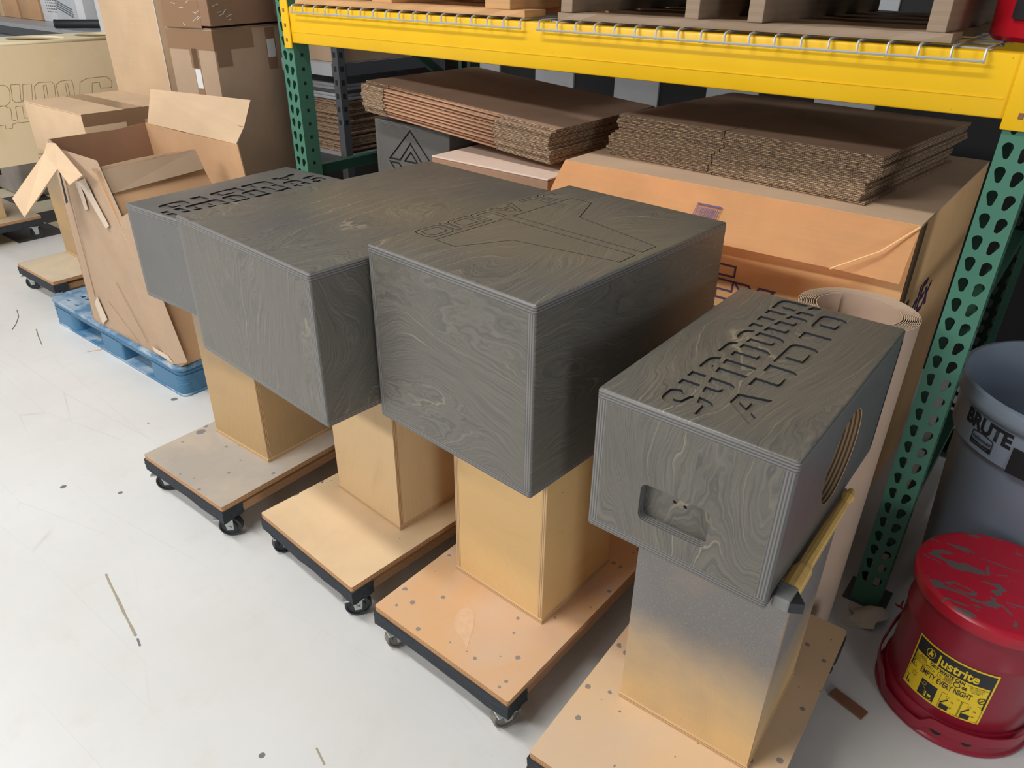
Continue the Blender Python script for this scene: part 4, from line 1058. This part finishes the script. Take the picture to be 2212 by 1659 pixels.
flat(lo, 'sticker', 'y', (.02, -.3112, 1.10), .018, .045, 'white_lbl', 'small white sticker')
flat(lo, 'tape', 'x', (.1502, -.17, 1.28), .14, .045, 'tape'); flat(lo, 'tape', 'x', (.1506, -.25, 1.21), .05, .05, 'tape')
flat(lo, 'tape', 'x', (.1506, .10, 1.22), .036, .10, 'tape')
flat(lo, 'sticker', 'x', (.1512, .10, 1.22), .030, .045, 'white_lbl', 'small white sticker')
up = carton('taped_carton', (-3.60, 2.19), 14, .315, .64, .40, 1.345, 'upper brown taped carton of the stack beside the green rack post', 'kraft_dk', 'stacked taped cartons')
flat(up, 'tape', 'y', (-.02, -.3202, .05), .12, .06, 'tape'); flat(up, 'tape', 'x', (.1577, -.24, .07), .075, .07, 'tape'); flat(up, 'tape', 'x', (.1577, .20, .09), .05, .06, 'tape')
for k in range(14):   # tape wrinkles, their glint painted on as white
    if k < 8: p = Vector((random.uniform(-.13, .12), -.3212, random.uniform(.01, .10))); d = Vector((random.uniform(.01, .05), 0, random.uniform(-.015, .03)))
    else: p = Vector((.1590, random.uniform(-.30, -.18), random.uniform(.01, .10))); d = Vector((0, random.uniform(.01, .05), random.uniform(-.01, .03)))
    MB().tube([p, p+d*.5+Vector((0, 0, .002)), p+d], .0012, 4).build('tape_wrinkle_glint', 'white', up)
# second dolly, its pedestal and the maple cabinet
dolly((-5.39+.0, 1.82), 90, 'furniture dolly with grey deck on the checkered vinyl tiles', 'deck5', 'rubber', wd=.457, dp=.762, yaws=(-20, 60, 30, 90))
pedestal((-5.50, 1.40), 0, 'short tan pedestal on the dolly over the checkered tiles', 'ped_birch', wd=.26, dp=.26, z1=.43)
o = MB().box(-.19, .19, -.16, .16, 0, .05).bevel(.004).build('black_slab', 'black', None, loc=(-5.63, 1.53, .4302)); tag(o, 'black slab lying between the short pedestal and the maple cabinet', 'slab')
mc = empty('maple_cabinet', (-5.62, 2.05, .48), 0, 'unfinished maple speaker cabinet with burnt outline letters and round top holes', 'cabinet')
holes = [[(.0+.165*math.cos(a), yy+.165*math.sin(a)) for a in [2*math.pi*i/40 for i in range(40)]] for yy in (-.30, .12, .54)]
me = fill2d([[(-.22, -.75), (.22, -.75), (.22, .75), (-.22, .75)]]+holes, .682, .70); put('top_panel', me, 'maple_lt', mc)
panel('front_panel', mc, (.211, 0, .341), 1.5, .682, .018, 'x', 'maple')
panel('back_panel', mc, (-.211, 0, .341), 1.5, .682, .018, 'x', 'maple')
for s in (-1, 1): panel('end_panel', mc, (0, s*.741, .341), .404, .682, .018, 'y', 'maple')
panel('bottom_panel', mc, (0, 0, .009), .404, 1.464, .018, 'z', 'maple')
def mp(pts): return [(p[0]-2.05, p[1]-.48) for p in pts]
SS = [(2.25, .80), (2.265, .863), (2.282, .925), (2.33, .944), (2.458, .946), (2.488, .915), (2.478, .876), (2.402, .878), (2.406, .914), (2.358, .914), (2.345, .863), (2.335, .80)]
OO = [(2.127, .80), (2.134, .922), (2.163, .942), (2.233, .945), (2.237, .921), (2.224, .80)]
OI = [(2.180, .80), (2.189, .925), (2.205, .925), (2.196, .80)]
O2_ = [(1.99, .835), (2.004, .926), (2.034, .946), (2.113, .944), (2.124, .923), (2.109, .835)]
O2i = [(2.045, .838), (2.056, .927), (2.075, .927), (2.064, .838)]
UU = [(1.874, .948), (1.925, .947), (1.906, .854), (1.92, .853), (1.941, .944), (1.993, .943), (1.971, .847), (1.872, .846), (1.861, .863)]
DD = [(1.70, .95), (1.84, .95), (1.859, .93), (1.859, .908), (1.844, .853), (1.813, .832), (1.70, .832)]
QQ = [(1.70, .835), (1.80, .835), (1.837, .815), (1.824, .749), (1.846, .742), (1.841, .726), (1.82, .725), (1.813, .70), (1.774, .702), (1.78, .726), (1.70, .72)]
NN = [(1.865, .822), (1.854, .728), (1.939, .726), (1.96, .745), (1.98, .822), (1.935, .822), (1.925, .75), (1.895, .75), (1.905, .822)]
me = outline_mesh([mp(rpoly(p, .006, 3)) for p in (SS, OO, OI, O2_, O2i, UU, DD, QQ, NN)], .0022); o = put('burnt_lettering', me, 'burn', mc); o.matrix_local = Matrix.Translation((.2208, 0, 0)) @ AX['x'].to_4x4()
# dusty grey chest between
o = MB().box(-.30, .30, -.24, .24, 0, .34).bevel(.03, None, 3).build('dusty_chest', plain('dusty_grey_chest', srgb(150, 142, 134), .8, var=.2, scale=6), None, True, loc=(-6.75, 2.35, 0)); tag(o, 'dusty grey storage chest on the vinyl tiles behind the dolly', 'chest')
# ------------------------------------------------------------------ far shelf with packaged goods (facing -y)
SY, SZ = 2.95, 1.125
sh = empty('shelf_unit', (-7.6, SY+.3, 0), 0, 'grey steel shelf unit carrying boxes, behind the maple cabinet', 'shelf')
MB().box(-1.6, 1.25, -.3, .3, SZ-.035, SZ-.002).bevel(.002).build('shelf_board', 'steel_lt', sh)
MB().box(-1.6, 1.25, -.302, -.285, SZ-.10, SZ-.036).bevel(.002).build('shelf_edge', 'steel_dk', sh)
MB().box(-1.6, 1.25, -.24, -.20, SZ-.30, SZ-.12).build('back_rail', 'steel_lt', sh)
for x in (-1.55, -.32, 1.2):
    for y in (-.29, .25): MB().box(x, x+.045, y, y+.045, 0, SZ-.101 if y < 0 else SZ-.036).build('post', 'steel_dk', sh)
XX = lambda px, py: yp(px, py, SY+.03)
def sbox(name, p0, p1, dp, h, label, mat, y=SY+.30, cat='carton'):
    x0, x1 = yp(p0, 40, y).x, yp(p1, 50, y).x
    e = empty(name, ((x0+x1)/2, y+dp/2, SZ), 0, label, cat)
    MB().box(-(x1-x0)/2, (x1-x0)/2, -dp/2, dp/2, 0, h).bevel(.004).build('body', mat, e, True)
    return e, (x1-x0)/2, dp/2
k1, a_, d_2 = sbox('kraft_carton', -40, 48, .28, .42, 'tan carton at the end of the grey shelf beside the other tan carton', 'kraft_in')
flat(k1, 'tape', 'y', (.10, -d_2-.001, .2), .05, .2, 'kraft_lt')
k2, a_, d_2 = sbox('kraft_carton', 50, 94, .28, .42, 'narrow tan carton next to the white blue-banded box on the grey shelf', 'kraft_in')
flat(k2, 'tape', 'y', (.02, -d_2-.001, .28), .04, .12, 'kraft_lt')
u1, a_, d_2 = sbox('packaged_box', 96, 188, .28, .42, 'white box with navy banner lettering on the grey shelf', 'white', SY+.30)
def utext(body, size, x, z, mat, bold=0, sx=1):
    me = text_mesh(body, size, bold, sx); o = put('lettering', me, mat, u1); o.matrix_local = Matrix.Translation((x, -d_2-.0022, z)) @ AX['y'].to_4x4()
flat(u1, 'banner', 'y', (-.21, -d_2-.001, .247), .115, .028, 'navy'); flat(u1, 'banner', 'y', (.12, -d_2-.001, .245), .15, .032, 'navy')
utext('ULINE', .05, -.25, .247, 'white_lbl', .001); utext('16.2 STEEL', .034, -.15, .247, 'white_lbl', .001, .6); utext('ULINE', .06, .10, .245, 'white_lbl', .001)
flat(u1, 'grey_side', 'y', (.08, -d_2-.0006, .13), .20, .10, plain('pale_grey_print', srgb(198, 202, 206), .6))
b = MB()
for i in range(5):
    for j in range(6): b.box(-.30+j*.036, -.30+j*.036+random.uniform(.012, .03), -d_2-.0016, -d_2-.0008, .175-i*.024, .184-i*.024)
b.build('print_lines', 'greyprint', u1)
b = MB()
for i in range(4): b.hexa([(-.10, -d_2-.002, .19-i*.02), (-.10, -d_2-.001, .19-i*.02), (-.10, -d_2-.001, .178-i*.02), (-.10, -d_2-.002, .178-i*.02)], [(.20, -d_2-.002, .12-i*.02), (.20, -d_2-.001, .12-i*.02), (.20, -d_2-.001, .108-i*.02), (.20, -d_2-.002, .108-i*.02)])
b.build('rail_picture', 'greyprint', u1)
p0, p1 = yp(103, 58, SY-.10), yp(186, 55, SY-.10)
p0.z = p1.z = SZ+.034
rb = empty('rubber_roll', (p0.x, p0.y, SZ), 0, 'black rubber mat roll lying before the white box on the grey shelf', 'roll')
MB().lathe([(.018, 0), (.034, 0), (.0345, .01), (.033, .012), (.033, .35), (.034, .36), (.018, .36), (.018, 0)], 24).build('mat', 'rubber', rb, True).matrix_local = Matrix.Translation((0, .13, .0345)) @ AX['x'].to_4x4() @ Matrix.Rotation(R(0), 4, 'Z')
rb.rotation_euler = (0, 0, R(52)); rb.location = (p0.x-.05, SY-.02, SZ)
for c_ in rb.children: c_.matrix_local = Matrix.Translation((0, 0, .0347)) @ Matrix(((0, 0, 1), (1, 0, 0), (0, 1, 0))).to_4x4()
w1 = empty('white_carton', (-6.03, SY+.08, 0), R(-8), 'tall white carton with a line drawing at the shelf end', 'carton')
MB().box(-.27, .27, -.15, .15, 0, SZ+.53).bevel(.004).build('body', 'white', w1, True)
S = []
for poly in ([(-.03, .30), (.08, .39), (.15, .33), (.04, .24)], [(.05, .23), (.15, .30), (.19, .25), (.09, .18)], [(-.03, .29), (-.01, .20), (.14, .06), (.19, .09), (.16, .17)]): S += ring([(x, y-.05) for x, y in poly], .0035)
me = fill2d(S); put('line_drawing', me, 'greyprint', w1).matrix_local = Matrix.Translation((0, -.1512, SZ+.01)) @ AX['y'].to_4x4()
# ------------------------------------------------------------------ grey shelving with cartons seen behind the left post
slot_a = MB().box(-.0007, .0006, -.010, .010, 0, .025).mesh('slot'); slot_b = MB().box(-.009, .009, -.0006, .0007, 0, .025).mesh('slot')
for m_ in (slot_a, slot_b): m_.materials.append(M['blackflat'])
gs = empty('grey_shelving', (-3.25, 2.95, 0), 0, 'dark grey slotted shelving behind the left green rack post', 'shelving')
for x, y in ((.055, -.34), (-.36, -.34), (.055, .40), (-.36, .40)):
    p = MB().box(x, x+.004, y, y+.045, 0, 1.75).box(x-.041, x, y, y+.004, 0, 1.75).build('upright', 'steel_dk', gs)
    if x > 0 and y < 0:
        for i in range(12, 24):
            put('slot', slot_a, None, p, loc=(x+.0042, y+.022, .1+i*.065)); put('slot', slot_b, None, p, loc=(x-.021, y-.0002, .1+i*.065))
for z in (1.16, .70):
    MB().box(-.40, .05, -.335, .44, z, z+.012).build('shelf_board', 'steel_lt', gs)
    MB().box(-.40, .012, -.345, -.335, z-.045, z+.015).build('shelf_edge', 'steel_lt' if z > 1 else 'steel_dk', gs); MB().box(.045, .055, -.29, .40, z-.045, z+.015).build('shelf_edge', 'steel_dk', gs)
carton('carton', (-3.24, 2.68), 0, .36, .60, .36, 1.1725, 'brown carton on the upper board of the dark grey shelving', 'kraft')
for k in range(5):
    o = MB().box(-.17, .17, -.30, .30, 0, .016).bevel(.004).build('plastic_tray', 'steel_lt' if k != 2 else 'steel_dk', None, loc=(-3.43+random.uniform(-.008, .008), 2.98, .985+k*.0165)); tag(o, 'flat grey tray in the pile on the grey shelving', 'tray', 'flat grey trays on the shelving')
s3 = MB().box(-.17, .17, 0, .62, 0, .0118).bevel(.003).mesh('flattened_carton'); s3.materials.append(M['flute'])
for i in range(22):
    o = put('flattened_carton', s3, None, loc=(-3.43+random.uniform(-.012, .012), 2.69+random.uniform(-.012, .012), .7128+i*.0122), rot=(0, 0, random.uniform(-.012, .012)))
    tag(o, 'flattened brown carton in the pile on the lower board of the grey shelving', 'carton', 'flattened cartons on the shelving')
